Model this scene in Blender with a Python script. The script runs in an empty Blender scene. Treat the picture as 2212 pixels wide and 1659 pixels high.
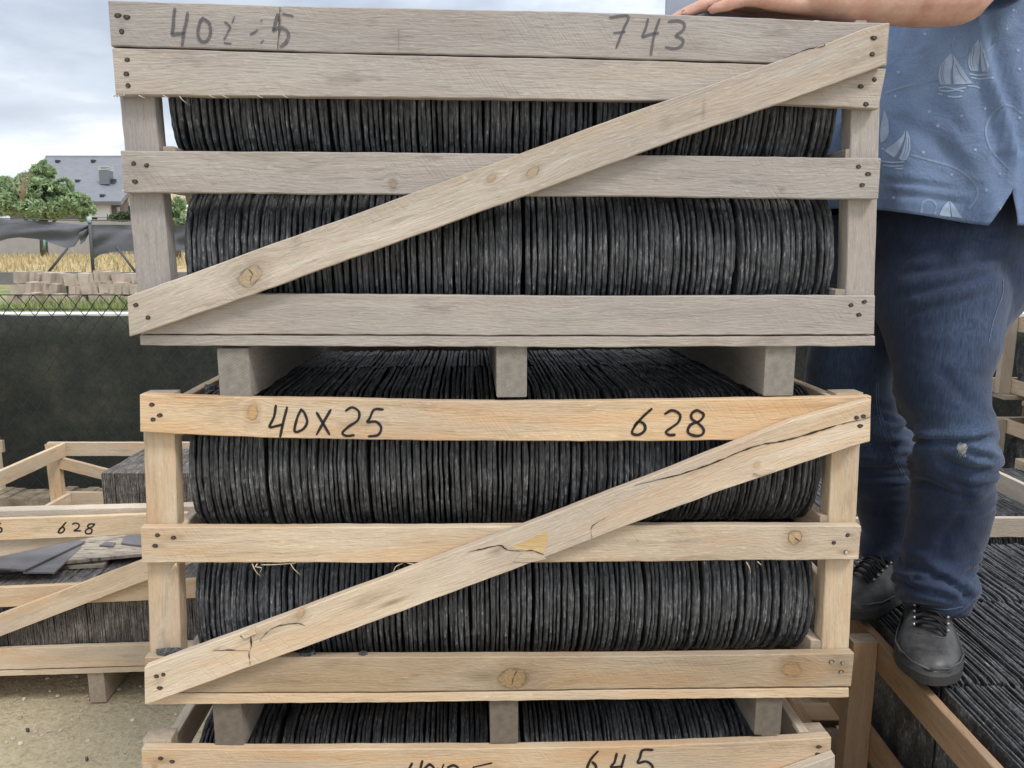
import bpy, bmesh, math, random
import numpy as np
from mathutils import Vector, Matrix, noise
from mathutils.bvhtree import BVHTree
random.seed(7)
R = math.radians
SC = bpy.context.scene
COL = SC.collection

# ------------------------------------------------------------------ camera
CAMH, PITCH, FPX, CX, CY = 1.62, R(10.0), 1661.0, 1106.0, 829.5
cam = bpy.data.cameras.new('camera'); cam.sensor_width = 36; cam.lens = FPX/2212*36
cam.clip_start = .05; cam.clip_end = 3000
camo = bpy.data.objects.new('camera', cam); COL.objects.link(camo)
camo.location = (0, 0, CAMH); camo.rotation_euler = (R(90)-PITCH, 0, 0)
SC.camera = camo

# ------------------------------------------------------------------ light
SUN_EL, SUN_AZ = R(54), R(138)      # azimuth from +Y clockwise: behind the camera and to its right
world = bpy.data.worlds.new('World'); SC.world = world; world.use_nodes = True
wn, wl = world.node_tree.nodes, world.node_tree.links
wn.clear()
def wnode(t, **k):
    n = wn.new(t)
    for a, b in k.items(): setattr(n, a, b)
    return n
wo = wnode('ShaderNodeOutputWorld'); bg = wnode('ShaderNodeBackground'); bg.inputs[1].default_value = .1
sky = wnode('ShaderNodeTexSky'); sky.sky_type = 'NISHITA'; sky.sun_disc = False
sky.sun_elevation = SUN_EL; sky.sun_rotation = SUN_AZ; sky.dust_density = 2.5
tc = wnode('ShaderNodeTexCoord'); mp = wnode('ShaderNodeMapping'); mp.inputs['Scale'].default_value = (1, 1, 2.6)
mp.inputs['Location'].default_value = (.37, .1, .33)
wl.new(tc.outputs['Generated'], mp.inputs[0])
n1 = wnode('ShaderNodeTexNoise'); n1.inputs['Scale'].default_value = 2.7; n1.inputs['Detail'].default_value = 8; n1.inputs['Roughness'].default_value = .52; n1.inputs['Distortion'].default_value = .25
n2 = wnode('ShaderNodeTexNoise'); n2.inputs['Scale'].default_value = 7.0; n2.inputs['Detail'].default_value = 6; n2.inputs['Roughness'].default_value = .5
wl.new(mp.outputs[0], n1.inputs[0]); wl.new(mp.outputs[0], n2.inputs[0])
r1 = wnode('ShaderNodeValToRGB'); e = r1.color_ramp.elements
e[0].position = .38; e[0].color = (4.1, 4.55, 5.25, 1); e[1].position = .66; e[1].color = (10.4, 10.4, 10.4, 1)
x = e.new(.48); x.color = (5.4, 5.85, 6.55, 1); x = e.new(.54); x.color = (7.2, 7.5, 7.95, 1)
wl.new(n1.outputs[0], r1.inputs[0])
r2 = wnode('ShaderNodeValToRGB'); e = r2.color_ramp.elements
e[0].position = .35; e[0].color = (.86, .88, .9, 1); e[1].position = .65; e[1].color = (1.08, 1.07, 1.05, 1)
wl.new(n2.outputs[0], r2.inputs[0])
mu = wnode('ShaderNodeMixRGB', blend_type='MULTIPLY'); mu.inputs[0].default_value = 1
wl.new(r1.outputs[0], mu.inputs[1]); wl.new(r2.outputs[0], mu.inputs[2])
# the cloud sheet lets more light through overhead than near the horizon
sp = wnode('ShaderNodeSeparateXYZ'); wl.new(tc.outputs['Generated'], sp.inputs[0])
mr = wnode('ShaderNodeMapRange'); mr.inputs[1].default_value = .15; mr.inputs[2].default_value = .9; mr.inputs[3].default_value = 1.0; mr.inputs[4].default_value = 1.6
wl.new(sp.outputs[2], mr.inputs[0])
mu2 = wnode('ShaderNodeMixRGB', blend_type='MULTIPLY'); mu2.inputs[0].default_value = 1
wl.new(mu.outputs[0], mu2.inputs[1]); wl.new(mr.outputs[0], mu2.inputs[2])
mx = wnode('ShaderNodeMixRGB'); mx.inputs[0].default_value = .88
wl.new(sky.outputs[0], mx.inputs[1]); wl.new(mu2.outputs[0], mx.inputs[2])
wl.new(mx.outputs[0], bg.inputs[0]); wl.new(bg.outputs[0], wo.inputs[0])
sun = bpy.data.lights.new('sun', 'SUN'); sun.energy = 1.5; sun.angle = R(14); sun.color = (1, .955, .9)
suno = bpy.data.objects.new('sun', sun); COL.objects.link(suno)
sd = Vector((math.sin(SUN_AZ)*math.cos(SUN_EL), math.cos(SUN_AZ)*math.cos(SUN_EL), math.sin(SUN_EL)))
suno.rotation_euler = sd.to_track_quat('Z', 'Y').to_euler()
SC.view_settings.view_transform = 'Standard'; SC.view_settings.look = 'None'
SC.view_settings.exposure = .58; SC.view_settings.gamma = 1

# ------------------------------------------------------------------ geometry of the picture
CT, ST = math.cos(PITCH), math.sin(PITCH)
def ray(u, v):
    a, b = (u-CX)/FPX, -(v-CY)/FPX
    return Vector((a, CT+b*ST, -ST+b*CT))
def at(u, v, D):                      # world point on pixel (u,v) at ground distance D
    d = ray(u, v); return Vector((0, 0, CAMH)) + d*(D/d.y)
def zc(P): return P.y*CT - (P.z-CAMH)*ST
class Frame:
    def __init__(s, x, y, yaw):
        s.o = Vector((x, y, 0)); s.yaw = yaw
        s.ex = Vector((math.cos(yaw), math.sin(yaw), 0)); s.ey = Vector((-math.sin(yaw), math.cos(yaw), 0))
    def px(s, u, v, c):               # local (x,z) where pixel ray meets local plane y=c
        d = ray(u, v); O = Vector((0, 0, CAMH))
        t = (c - (O-s.o).dot(s.ey))/d.dot(s.ey); P = O + d*t
        return (P-s.o).dot(s.ex), P.z
    def w(s, x, y, z): return s.o + s.ex*x + s.ey*y + Vector((0, 0, z))

# ------------------------------------------------------------------ object helpers
def tag(o, label=None, cat=None, group=None, kind=None):
    if label: o['label'] = label
    if cat: o['category'] = cat
    if group: o['group'] = group
    if kind: o['kind'] = kind
    return o
def empty(name, loc, rz=0, label=None, cat=None, group=None):
    o = bpy.data.objects.new(name, None); COL.objects.link(o); o.location = loc; o.rotation_euler = (0, 0, rz)
    o.empty_display_size = .1
    return tag(o, label, cat, group)
def link(name, me, mats, parent=None):
    o = bpy.data.objects.new(name, me); COL.objects.link(o)
    if mats:
        for m in (mats if isinstance(mats, (list, tuple)) else [mats]):
            me.materials.append(m)
    if parent: o.parent = parent
    return o
class MB:
    def __init__(s): s.v = []; s.f = []; s.uv = []; s.m = []; s.sm = []
    def add(s, vs, fs, uvs=None, mi=0, smooth=False):
        b = len(s.v); s.v += [tuple(p) for p in vs]
        for i, f in enumerate(fs):
            s.f.append([b+k for k in f]); s.m.append(mi); s.sm.append(smooth)
            s.uv.append([tuple(uvs[k]) for k in f] if uvs else [(0, 0)]*len(f))
    def mesh(s, name='m'):
        me = bpy.data.meshes.new(name); me.from_pydata(s.v, [], s.f)
        ul = me.uv_layers.new(name='UVMap')
        flat = [c for f in s.uv for uv in f for c in uv]
        ul.data.foreach_set('uv', flat)
        me.polygons.foreach_set('material_index', s.m); me.polygons.foreach_set('use_smooth', s.sm)
        me.update(); return me
    def build(s, name, mats, parent=None): return link(name, s.mesh(name), mats, parent)
    def box(s, x0, x1, y0, y1, z0, z1, mi=0, mat=None):
        vs = [Vector((x, y, z)) for x in (x0, x1) for y in (y0, y1) for z in (z0, z1)]
        if mat is not None: vs = [mat @ p for p in vs]
        fs = [(0, 1, 3, 2), (4, 6, 7, 5), (0, 4, 5, 1), (2, 3, 7, 6), (0, 2, 6, 4), (1, 5, 7, 3)]
        for f in fs:
            s.add([vs[i] for i in f], [(0, 1, 2, 3)], [(0, 0), (1, 0), (1, 1), (0, 1)], mi)
    def tube(s, pts, r, n=6, mi=0, smooth=True, cap=True):
        pts = [Vector(p) for p in pts]
        rr = r if isinstance(r, (list, tuple)) else [r]*len(pts)
        ref = Vector((0, 0, 1)); rings = []
        for i, p in enumerate(pts):
            t = (pts[min(i+1, len(pts)-1)]-pts[max(i-1, 0)]).normalized()
            if abs(t.dot(ref)) > .95: ref = Vector((1, 0, 0)) if abs(t.x) < .9 else Vector((0, 1, 0))
            a = t.cross(ref).normalized(); b = t.cross(a)
            rings.append([p+(a*math.cos(q*2*math.pi/n)+b*math.sin(q*2*math.pi/n))*rr[i] for q in range(n)])
        vs = [p for rg in rings for p in rg]; fs = []
        for i in range(len(pts)-1):
            for q in range(n): fs.append((i*n+q, i*n+(q+1) % n, (i+1)*n+(q+1) % n, (i+1)*n+q))
        if cap: fs.append(tuple(range(n-1, -1, -1))); fs.append(tuple((len(pts)-1)*n+q for q in range(n)))
        s.add(vs, fs, [(0, 0)]*len(vs), mi, smooth)
def struct(o): o['kind'] = 'structure'; return o

# ------------------------------------------------------------------ materials
class NT:
    def __init__(s, name):
        s.mat = bpy.data.materials.new(name); s.mat.use_nodes = True
        s.n = s.mat.node_tree.nodes; s.l = s.mat.node_tree.links; s.n.clear()
        s.out = s.n.new('ShaderNodeOutputMaterial'); s.p = s.n.new('ShaderNodeBsdfPrincipled')
        s.l.new(s.p.outputs[0], s.out.inputs[0]); s.p.inputs['Specular IOR Level'].default_value = .3
    def N(s, t, **k):
        n = s.n.new(t)
        for a, b in k.items(): setattr(n, a, b)
        return n
    def put(s, sock, v):
        if hasattr(v, 'links') or hasattr(v, 'is_output'): s.l.new(v, sock)
        else: sock.default_value = v
    def m(s, op, a, b=0., c=0.):
        n = s.N('ShaderNodeMath', operation=op); s.put(n.inputs[0], a); s.put(n.inputs[1], b)
        if op in ('MULTIPLY_ADD', 'SMOOTH_MIN', 'SMOOTH_MAX'): s.put(n.inputs[2], c)
        return n.outputs[0]
    def xyz(s, a, b, c=0.):
        n = s.N('ShaderNodeCombineXYZ'); s.put(n.inputs[0], a); s.put(n.inputs[1], b); s.put(n.inputs[2], c); return n.outputs[0]
    def noise(s, vec, scale, detail=4, rough=.55, w=None, dist=0):
        n = s.N('ShaderNodeTexNoise')
        if w is not None: n.noise_dimensions = '4D'; s.put(n.inputs['W'], w)
        s.put(n.inputs['Vector'], vec); n.inputs['Scale'].default_value = scale; n.inputs['Detail'].default_value = detail
        n.inputs['Roughness'].default_value = rough; n.inputs['Distortion'].default_value = dist
        return n.outputs[0]
    def ramp(s, f, stops):
        n = s.N('ShaderNodeValToRGB'); s.l.new(f, n.inputs[0]); e = n.color_ramp.elements
        while len(e) > 1: e.remove(e[-1])
        e[0].position = stops[0][0]; e[0].color = col4(stops[0][1])
        for p, c in stops[1:]: q = e.new(p); q.color = col4(c)
        return n.outputs[0]
    def mix(s, f, a, b, mode='MIX'):
        n = s.N('ShaderNodeMixRGB', blend_type=mode); s.put(n.inputs[0], f)
        s.put(n.inputs[1], col4(a) if isinstance(a, tuple) else a); s.put(n.inputs[2], col4(b) if isinstance(b, tuple) else b)
        return n.outputs[0]
    def bump(s, h, strength=.3, dist=.002):
        n = s.N('ShaderNodeBump'); n.inputs['Strength'].default_value = strength; n.inputs['Distance'].default_value = dist
        s.l.new(h, n.inputs['Height']); s.l.new(n.outputs[0], s.p.inputs['Normal'])
    def done(s, colr, rough=.8):
        s.put(s.p.inputs['Base Color'], col4(colr) if isinstance(colr, tuple) else colr); s.put(s.p.inputs['Roughness'], rough)
        return s.mat
def col4(c):
    if isinstance(c, (int, float)): return (c, c, c, 1)
    return tuple(c)+(1,) if len(c) == 3 else tuple(c)
def mscale(c, k): return tuple(min(1, x*k) for x in c)

def wood(name, base, light, dark, grey=.0, knots=(), stains=(), streak=1.0, fine=1.0):
    """UV in metres: u along the board, v across it"""
    t = NT(name)
    uv = t.N('ShaderNodeUVMap'); s = t.N('ShaderNodeSeparateXYZ'); t.l.new(uv.outputs[0], s.inputs[0])
    u, v = s.outputs[0], s.outputs[1]
    oi = t.N('ShaderNodeObjectInfo'); w = t.m('MULTIPLY', oi.outputs['Random'], 37.0)
    v2 = v; kd = []
    kn = t.noise(t.xyz(t.m('MULTIPLY', u, 70), t.m('MULTIPLY', v, 90)), 1, 2, .5, w) if knots else None
    for (ku, kv, ru, rv) in knots:
        du = t.m('SUBTRACT', u, ku); dv = t.m('SUBTRACT', v, kv)
        a = t.m('DIVIDE', du, ru); b = t.m('DIVIDE', dv, rv)
        d2 = t.m('ADD', t.m('MULTIPLY', a, a), t.m('MULTIPLY', b, b)); d2 = t.m('MULTIPLY', d2, t.m('MULTIPLY_ADD', kn, 1.7, .15)); kd.append(d2)
        g = t.m('POWER', 2.718, t.m('MULTIPLY', d2, -.10))
        v2 = t.m('SUBTRACT', v2, t.m('MULTIPLY', t.m('MULTIPLY', g, dv), .8))
    warp = t.noise(t.xyz(t.m('MULTIPLY', u, 2.2), t.m('MULTIPLY', v, 5)), 1, 2, .5, w)
    v3 = t.m('ADD', v2, t.m('MULTIPLY', t.m('SUBTRACT', warp, .5), .075))
    rings = t.noise(t.xyz(t.m('MULTIPLY', u, 1.3), t.m('MULTIPLY', v3, 48)), 1, 3.5, .55, w)
    fib = t.noise(t.xyz(t.m('MULTIPLY', u, 20), t.m('MULTIPLY', v3, 300)), 1, 4, .65, w)
    saw = t.noise(t.xyz(t.m('MULTIPLY', t.m('ADD', u, t.m('MULTIPLY', v, .75)), 210), t.m('MULTIPLY', v, 9)), 1, 2, .5, w)
    pat = t.noise(t.xyz(t.m('MULTIPLY', u, 3.5), t.m('MULTIPLY', v, 14)), 1, 2, .5, t.m('ADD', w, 21.0))
    blo = t.noise(t.xyz(t.m('MULTIPLY', u, 5), t.m('MULTIPLY', v2, 17)), 1, 4, .6, t.m('ADD', w, 5.0))
    big = t.noise(t.xyz(t.m('MULTIPLY', u, 1.6), t.m('MULTIPLY', v2, 6)), 1, 2, .5, t.m('ADD', w, 11.0))
    speck = t.noise(t.xyz(t.m('MULTIPLY', u, 60), t.m('MULTIPLY', v, 260)), 1, 2, .5, w)
    c = t.ramp(rings, [(.30, dark), (.45, base), (.56, base), (.70, light)])
    c = t.mix(streak, base, c)
    c = t.mix(t.m('MULTIPLY', t.ramp(blo, [(.42, 0), (.62, 1)]), .55), c, light)
    c = t.mix(t.m('MULTIPLY', t.ramp(big, [(.44, 0), (.62, 1)]), .45*grey+.28), c, mscale((.40, .37, .35), .62+.3*grey))
    c = t.mix(1, c, t.ramp(fib, [(.28, .87-.07*fine), (.5, 1.), (.72, 1.05)]), 'MULTIPLY')
    c = t.mix(t.m('MULTIPLY', t.ramp(speck, [(.60, 0), (.72, 1)]), .35), c, mscale(light, 1.25))
    c = t.mix(t.m('MULTIPLY', t.ramp(speck, [(.27, 1), (.36, 0)]), .35), c, mscale(dark, .6))
    for d2 in kd:
        d = t.m('SQRT', d2)
        halo = t.ramp(d, [(0.0, 1), (.42, 1), (1.0, 0)])            # ramp saturates at d=1
        dd = t.m('MULTIPLY', d, .4); halo = t.ramp(dd, [(.3, 1), (.95, 0)])
        c = t.mix(t.m('MULTIPLY', halo, .55), c, mscale(dark, .72))
        ringp = t.m('SINE', t.m('MULTIPLY', d, 21.0))
        kc = t.mix(t.m('MULTIPLY_ADD', ringp, .16, .35), (base[0]*.98, base[1]*.88, base[2]*.72), mscale(dark, .68))
        inside = t.ramp(d, [(.88, 1), (.95, 0)])
        c = t.mix(inside, c, kc)
        rim = t.ramp(t.m('ABSOLUTE', t.m('SUBTRACT', d, .97)), [(.03, 1), (.20, 0)])
        c = t.mix(t.m('MULTIPLY', rim, t.ramp(kn, [(.35, .15), (.6, .8)])), c, mscale(dark, .38))
    for (ku, kv, ru, rv, k) in stains:
        a = t.m('DIVIDE', t.m('SUBTRACT', u, ku), ru); b = t.m('DIVIDE', t.m('SUBTRACT', v, kv), rv)
        d = t.m('SQRT', t.m('ADD', t.m('MULTIPLY', a, a), t.m('MULTIPLY', b, b)))
        d = t.m('ADD', d, t.m('MULTIPLY', t.m('SUBTRACT', blo, .5), 1.6))
        c = t.mix(t.m('MULTIPLY', t.ramp(d, [(.1, 1), (1., 0)]), k), c, mscale(dark, .38))
    sm_ = t.m('MULTIPLY', t.ramp(pat, [(.50, 0), (.60, 1)]), t.ramp(saw, [(.35, 1), (.50, 0)]))
    c = t.mix(t.m('MULTIPLY', sm_, .05+.06*grey), c, mscale(dark, .75))
    c = t.mix(t.m('MULTIPLY', t.ramp(t.noise(t.xyz(t.m('MULTIPLY', u, 2.6), t.m('MULTIPLY', v2, 22)), 1, 3, .5, t.m('ADD', w, 31.0)), [(.50, 0), (.62, 1)]), .52-.5*grey), c, (base[0]*1.02, base[1]*.82, base[2]*.62))
    dirt = t.noise(t.xyz(t.m('MULTIPLY', u, 7), t.m('MULTIPLY', v2, 30)), 1, 4, .65, t.m('ADD', w, 41.0))
    c = t.mix(t.m('MULTIPLY', t.ramp(dirt, [(.58, 0), (.70, 1)]), .42), c, mscale(dark, .62))
    h = t.m('ADD', t.m('ADD', t.m('MULTIPLY', fib, .9), t.m('MULTIPLY', speck, .6)), t.m('MULTIPLY', sm_, -.15)); t.bump(h, .6, .003)
    hv = t.m('FRACT', t.m('MULTIPLY', oi.outputs['Random'], 7.31))
    c = t.mix(1, c, t.ramp(hv, [(0, (.90, .90, .91)), (.5, (1., .985, .96)), (1, (1.09, 1.06, 1.02))]), 'MULTIPLY')
    return t.done(c, .84)
def endgrain(name, base, dark):
    t = NT(name); uv = t.N('ShaderNodeUVMap'); s = t.N('ShaderNodeSeparateXYZ'); t.l.new(uv.outputs[0], s.inputs[0])
    oi = t.N('ShaderNodeObjectInfo')
    a = t.m('ADD', s.outputs[0], t.m('MULTIPLY_ADD', oi.outputs['Random'], .06, .02)); b = t.m('ADD', s.outputs[1], .03)
    d = t.m('SQRT', t.m('ADD', t.m('MULTIPLY', a, a), t.m('MULTIPLY', b, b)))
    nz = t.noise(uv.outputs[0], 70, 4)
    rr = t.m('SINE', t.m('MULTIPLY', t.m('ADD', d, t.m('MULTIPLY', nz, .004)), 1500.))
    c = t.mix(t.m('MULTIPLY_ADD', rr, .28, .5), base, dark)
    c = t.mix(.5, c, t.ramp(nz, [(.3, mscale(dark, .8)), (.7, base)]))
    t.bump(nz, .5, .003); return t.done(c, .9)

GREY = dict(base=(.365, .325, .290), light=(.47, .43, .385), dark=(.25, .215, .188), grey=.8)
WARM = dict(base=(.54, .425, .295), light=(.64, .54, .41), dark=(.37, .27, .17), grey=.3)
ORNG = dict(base=(.56, .405, .25), light=(.65, .52, .365), dark=(.40, .26, .145), grey=.2)
PALE = dict(base=(.50, .425, .335), light=(.62, .555, .47), dark=(.36, .285, .21), grey=.4)
W = {
 'grey': wood('weathered_grey_wood', streak=.6, **GREY), 'warm': wood('light_pine_wood', streak=.7, **WARM),
 'orange': wood('orange_pine_wood', **ORNG), 'pale': wood('pale_pine_wood', streak=.6, **PALE),
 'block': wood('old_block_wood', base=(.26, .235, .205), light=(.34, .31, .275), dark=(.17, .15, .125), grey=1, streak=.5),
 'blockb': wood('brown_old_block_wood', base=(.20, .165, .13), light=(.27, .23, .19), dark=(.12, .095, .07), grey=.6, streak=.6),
 'brown': wood('brown_wood', base=(.36, .23, .13), light=(.42, .29, .18), dark=(.25, .15, .08), grey=.1),  # darker brown wood, the same on every face
}
END = endgrain('sawn_end_grain', (.42, .35, .27), (.27, .21, .15))
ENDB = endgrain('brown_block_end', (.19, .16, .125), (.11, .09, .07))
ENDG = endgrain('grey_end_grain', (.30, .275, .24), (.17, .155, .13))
def simple(name, c, rough=.8, nscale=0, amt=.2, metal=0, bump=0):
    t = NT(name); t.p.inputs['Metallic'].default_value = metal
    if nscale:
        g = t.N('ShaderNodeNewGeometry'); z = t.noise(g.outputs['Position'], nscale, 5, .6)
        cc = t.mix(1, c, t.ramp(z, [(.3, 1-amt), (.7, 1+amt)]), 'MULTIPLY')
        if bump: t.bump(z, bump, .01)
        return t.done(cc, rough)
    return t.done(c, rough)
CRACK = simple('dark_crack', (.045, .03, .02), .9)
INK = simple('black_marker_ink', (.018, .015, .015), .55, 400, .3)
def fadedink(name, c, thr):
    t = NT(name); g = t.N('ShaderNodeNewGeometry'); s = t.N('ShaderNodeSeparateXYZ'); t.l.new(g.outputs['Position'], s.inputs[0])
    z = t.noise(t.xyz(t.m('MULTIPLY', s.outputs[0], 60), t.m('MULTIPLY', s.outputs[1], 60), t.m('MULTIPLY', s.outputs[2], 520)), 1, 3, .6)
    tr = t.N('ShaderNodeBsdfTransparent'); mxs = t.N('ShaderNodeMixShader')
    f = t.ramp(z, [(thr-.07, .05), (thr+.05, .85)]); t.l.new(f, mxs.inputs[0]); t.l.new(tr.outputs[0], mxs.inputs[1]); t.l.new(t.p.outputs[0], mxs.inputs[2])
    t.l.new(mxs.outputs[0], t.out.inputs[0]); return t.done(c, .8)
INKF = fadedink('faded_grey_ink', (.115, .11, .12), .44); INKG = fadedink('grey_marker_ink', (.13, .125, .135), .33)
NAILD = simple('rusty_nail_head', (.10, .085, .075), .55, 900, .4, .5); NAILB = simple('bright_nail_head', (.75, .74, .70), .3, 0, 0, .8)
HOLE = simple('crushed_nail_hole', (.05, .038, .028), .9)

def slate_mat(name, c, fleck):
    t = NT(name); g = t.N('ShaderNodeTexCoord'); oi = t.N('ShaderNodeObjectInfo')
    w = t.m('MULTIPLY', oi.outputs['Random'], 20.)
    pos = t.N('ShaderNodeNewGeometry').outputs['Position']
    s = t.N('ShaderNodeSeparateXYZ'); t.l.new(pos, s.inputs[0])
    a = t.noise(t.xyz(t.m('MULTIPLY', s.outputs[0], 330), t.m('MULTIPLY', s.outputs[1], 150), t.m('MULTIPLY', s.outputs[2], 85)), 1, 5, .72, w); b = t.noise(pos, 22, 3, .5)
    cc = t.ramp(a, [(.32, mscale(c, .35)), (.48, c), (.58, mscale(c, 1.7)), (.70, fleck)])
    cc = t.mix(1, cc, t.ramp(b, [(.32, .72), (.68, 1.3)]), 'MULTIPLY')
    lam = t.noise(t.xyz(t.m('MULTIPLY', s.outputs[0], 430), t.m('MULTIPLY', s.outputs[1], 22), t.m('MULTIPLY', s.outputs[2], 14)), 1, 3, .6, w)
    cc = t.mix(1, cc, t.ramp(lam, [(.36, .42), (.5, .95), (.62, 1.75)]), 'MULTIPLY')
    t.bump(t.m('ADD', a, lam), .9, .004); t.p.inputs['Specular IOR Level'].default_value = .5
    return t.done(cc, t.ramp(b, [(.3, .45), (.7, .68)]))
SLATE = slate_mat('dark_slate', (.056, .057, .060), (.33, .33, .335))
SLATEB = slate_mat('dry_brownish_slate', (.105, .094, .084), (.17, .155, .145))
SLATEG = simple('grey_slate_sheet', (.155, .15, .155), .5, 14, .18, 0, .1)

# ------------------------------------------------------------------ boards
def interp(pts, x):
    pts = sorted(pts)
    if x <= pts[0][0]:
        p, q = pts[0], pts[1] if len(pts) > 1 else pts[0]
    elif x >= pts[-1][0]:
        p, q = pts[-2] if len(pts) > 1 else pts[-1], pts[-1]
    else:
        for i in range(len(pts)-1):
            if pts[i][0] <= x <= pts[i+1][0]: p, q = pts[i], pts[i+1]; break
    if abs(q[0]-p[0]) < 1e-9: return p[1]
    return p[1] + (q[1]-p[1])*(x-p[0])/(q[0]-p[0])
def board(name, top, bot, y0, th, mat, parent, end=None, M=None, rough=.0007, step=.02, ch=.0016, extra=None):
    """plank whose front outline is given by top and bottom polylines (local x,z); front face at y0, thickness th"""
    mb = MB(); seed = random.random()*100
    xl = (top[0][0]+bot[0][0])/2
    L = max(top[-1][0]-top[0][0], .02); n = max(2, int(L/step))
    ring = []; rows = []
    for i in range(n+1):
        t = i/n; xt = top[0][0]+(top[-1][0]-top[0][0])*t; xb = bot[0][0]+(bot[-1][0]-bot[0][0])*t
        zt, zb = interp(top, xt), interp(bot, xb)
        zt += (noise.noise(Vector((xt*9, seed, 0)))*1.2+random.uniform(-1, 1)*.5)*rough
        zb += (noise.noise(Vector((xb*9, seed+9, 0)))*1.2+random.uniform(-1, 1)*.8)*rough
        wv = noise.noise(Vector((xt*2.5, seed+3, 0)))*.0005
        ex = random.uniform(-1, 1)*.0009 if i in (0, n) else 0
        def P(fr, y):                                    # fr 0 bottom .. 1 top
            return Vector((xb+(xt-xb)*fr+ex, y+wv, zb+(zt-zb)*fr))
        H = max(zt-zb, .004); c = min(ch, H*.2)/H; cy = min(ch, th*.2)
        fr = [c, .25, .5, .75, 1-c]
        rg = [P(f, y0) for f in fr] + [P(1, y0+cy), P(1, y0+th-cy), P(1-c, y0+th), P(c, y0+th), P(0, y0+th-cy), P(0, y0+cy)]
        vv = [f*H for f in fr] + [H+.001, H+th, H+th+.002, 2*H+th, 2*H+th+.002, -.001]
        rows.append((rg, vv, xt-top[0][0]))
    K = len(rows[0][0])
    for i in range(n):
        a, b = rows[i], rows[i+1]
        for k in range(K):
            k2 = (k+1) % K
            va, va2 = a[1][k], a[1][k2]; vb, vb2 = b[1][k], b[1][k2]
            if k == K-2: va2, vb2 = va+th, vb+th
            uvs = [(a[2], va), (b[2], vb), (b[2], vb2), (a[2], va2)]
            mb.add([a[0][k], b[0][k], b[0][k2], a[0][k2]], [(0, 1, 2, 3)], uvs)
    for (rg, vv, u), s in ((rows[0], 1), (rows[-1], 0)):
        uvs = [(p.y-y0, p.z-rg[0].z) for p in rg]; idx = list(range(K)); idx = idx[::-1] if s else idx
        mb.add(rg, [tuple(idx)], uvs, 1)
    if extra:
        for poly, mi in extra: mb.add(poly, [tuple(range(len(poly)))], [(p[0]-top[0][0], .02) for p in poly], mi)
    if M is not None: mb.v = [tuple(M @ Vector(p)) for p in mb.v]
    mats = [mat, end or END] + ([CRACK] if extra else []) 
    return mb.build(name, mats, parent)
def plank(name, x0, x1, y0, y1, z0, z1, mat, parent, end=None, axis='x', jit=.0, **k):
    """plain sawn piece; axis = direction of its grain"""
    if axis == 'x':
        return board(name, [(x0, z1+random.uniform(-jit, jit)), (x1, z1+random.uniform(-jit, jit))], [(x0, z0), (x1, z0)], y0, y1-y0, mat, parent, end, **k)
    if axis == 'y':                                      # swap x<->y : local x -> y, y -> -x
        M = Matrix(((0, -1, 0, 0), (1, 0, 0, 0), (0, 0, 1, 0), (0, 0, 0, 1)))
        return board(name, [(y0, z1+random.uniform(-jit, jit)), (y1, z1+random.uniform(-jit, jit))], [(y0, z0), (y1, z0)], -x1, x1-x0, mat, parent, end, M=M, **k)
    M = Matrix(((0, 0, 1, 0), (0, 1, 0, 0), (-1, 0, 0, 0), (0, 0, 0, 1)))   # axis z : local x -> -z, z -> x
    return board(name, [(-z1, x1), (-z0, x1)], [(-z1, x0), (-z0, x0)], y0, y1-y0, mat, parent, end, M=M, **k)
def vpost(name, pl, pr, y0, th, mat, parent, end=None):
    """upright given by left edge and right edge polylines [(x,z)...] low to high"""
    M = Matrix(((0, 0, 1, 0), (0, 1, 0, 0), (-1, 0, 0, 0), (0, 0, 0, 1)))
    top = [(-z, x) for x, z in pr][::-1]; bot = [(-z, x) for x, z in pl][::-1]
    return board(name, top, bot, y0, th, mat, parent, end, M=M)

def catmull(pts, sub=5):
    if len(pts) < 3: return [Vector(p) for p in pts]
    P = [Vector(p) for p in pts]; P = [P[0]*2-P[1]]+P+[P[-1]*2-P[-2]]; out = []
    for i in range(1, len(P)-2):
        for k in range(sub):
            t = k/sub; a, b, c, d = P[i-1], P[i], P[i+1], P[i+2]
            out.append(.5*((2*b)+(c-a)*t+(2*a-5*b+4*c-d)*t*t+(3*b-a-3*c+d)*t**3))
    out.append(P[-2]); return out
def ribbon(mb, pts2, w, y, mi=0, th=.0004, var=.22):
    """flat stroke in local x,z at depth y"""
    p = pts2; L, Rr = [], []
    for i in range(len(p)):
        d = (p[min(i+1, len(p)-1)]-p[max(i-1, 0)]); d = d.normalized() if d.length > 0 else Vector((1, 0))
        nrm = Vector((-d.y, d.x)); ww = w/2*max(.12, 1+var*noise.noise(Vector((p[i].x*90, p[i].y*90, 3.3))))*(min(1, .25+i/len(p)*4, .25+(len(p)-1-i)/len(p)*4) if var > .5 else 1)
        if i in (0, len(p)-1): ww *= .6
        L.append(p[i]+nrm*ww); Rr.append(p[i]-nrm*ww)
    vs = [(q.x, y, q.y) for q in L]+[(q.x, y, q.y) for q in Rr]+[(q.x, y+th, q.y) for q in L]+[(q.x, y+th, q.y) for q in Rr]; n = len(p)
    fs = []
    for i in range(n-1):
        fs += [(i, i+n, i+n+1, i+1), (i, i+1, i+2*n+1, i+2*n), (i+n, i+3*n, i+3*n+1, i+n+1)]
    mb.add(vs, fs, None, mi)
def writing(F, z0, strokes, c, wpx, mat, parent, map_=lambda x, y: (x, y), name='handwritten_number', step=5):
    mb = MB()
    for st in strokes:
        st2 = [F.px(*map_(x, y), c) for x, y in st]
        st2 = catmull([Vector((a, b-z0)) for a, b in st2], step)
        ribbon(mb, st2, wpx*.00082, c-.0010, 0, .0005)
    return mb.build(name, mat, parent)
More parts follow.
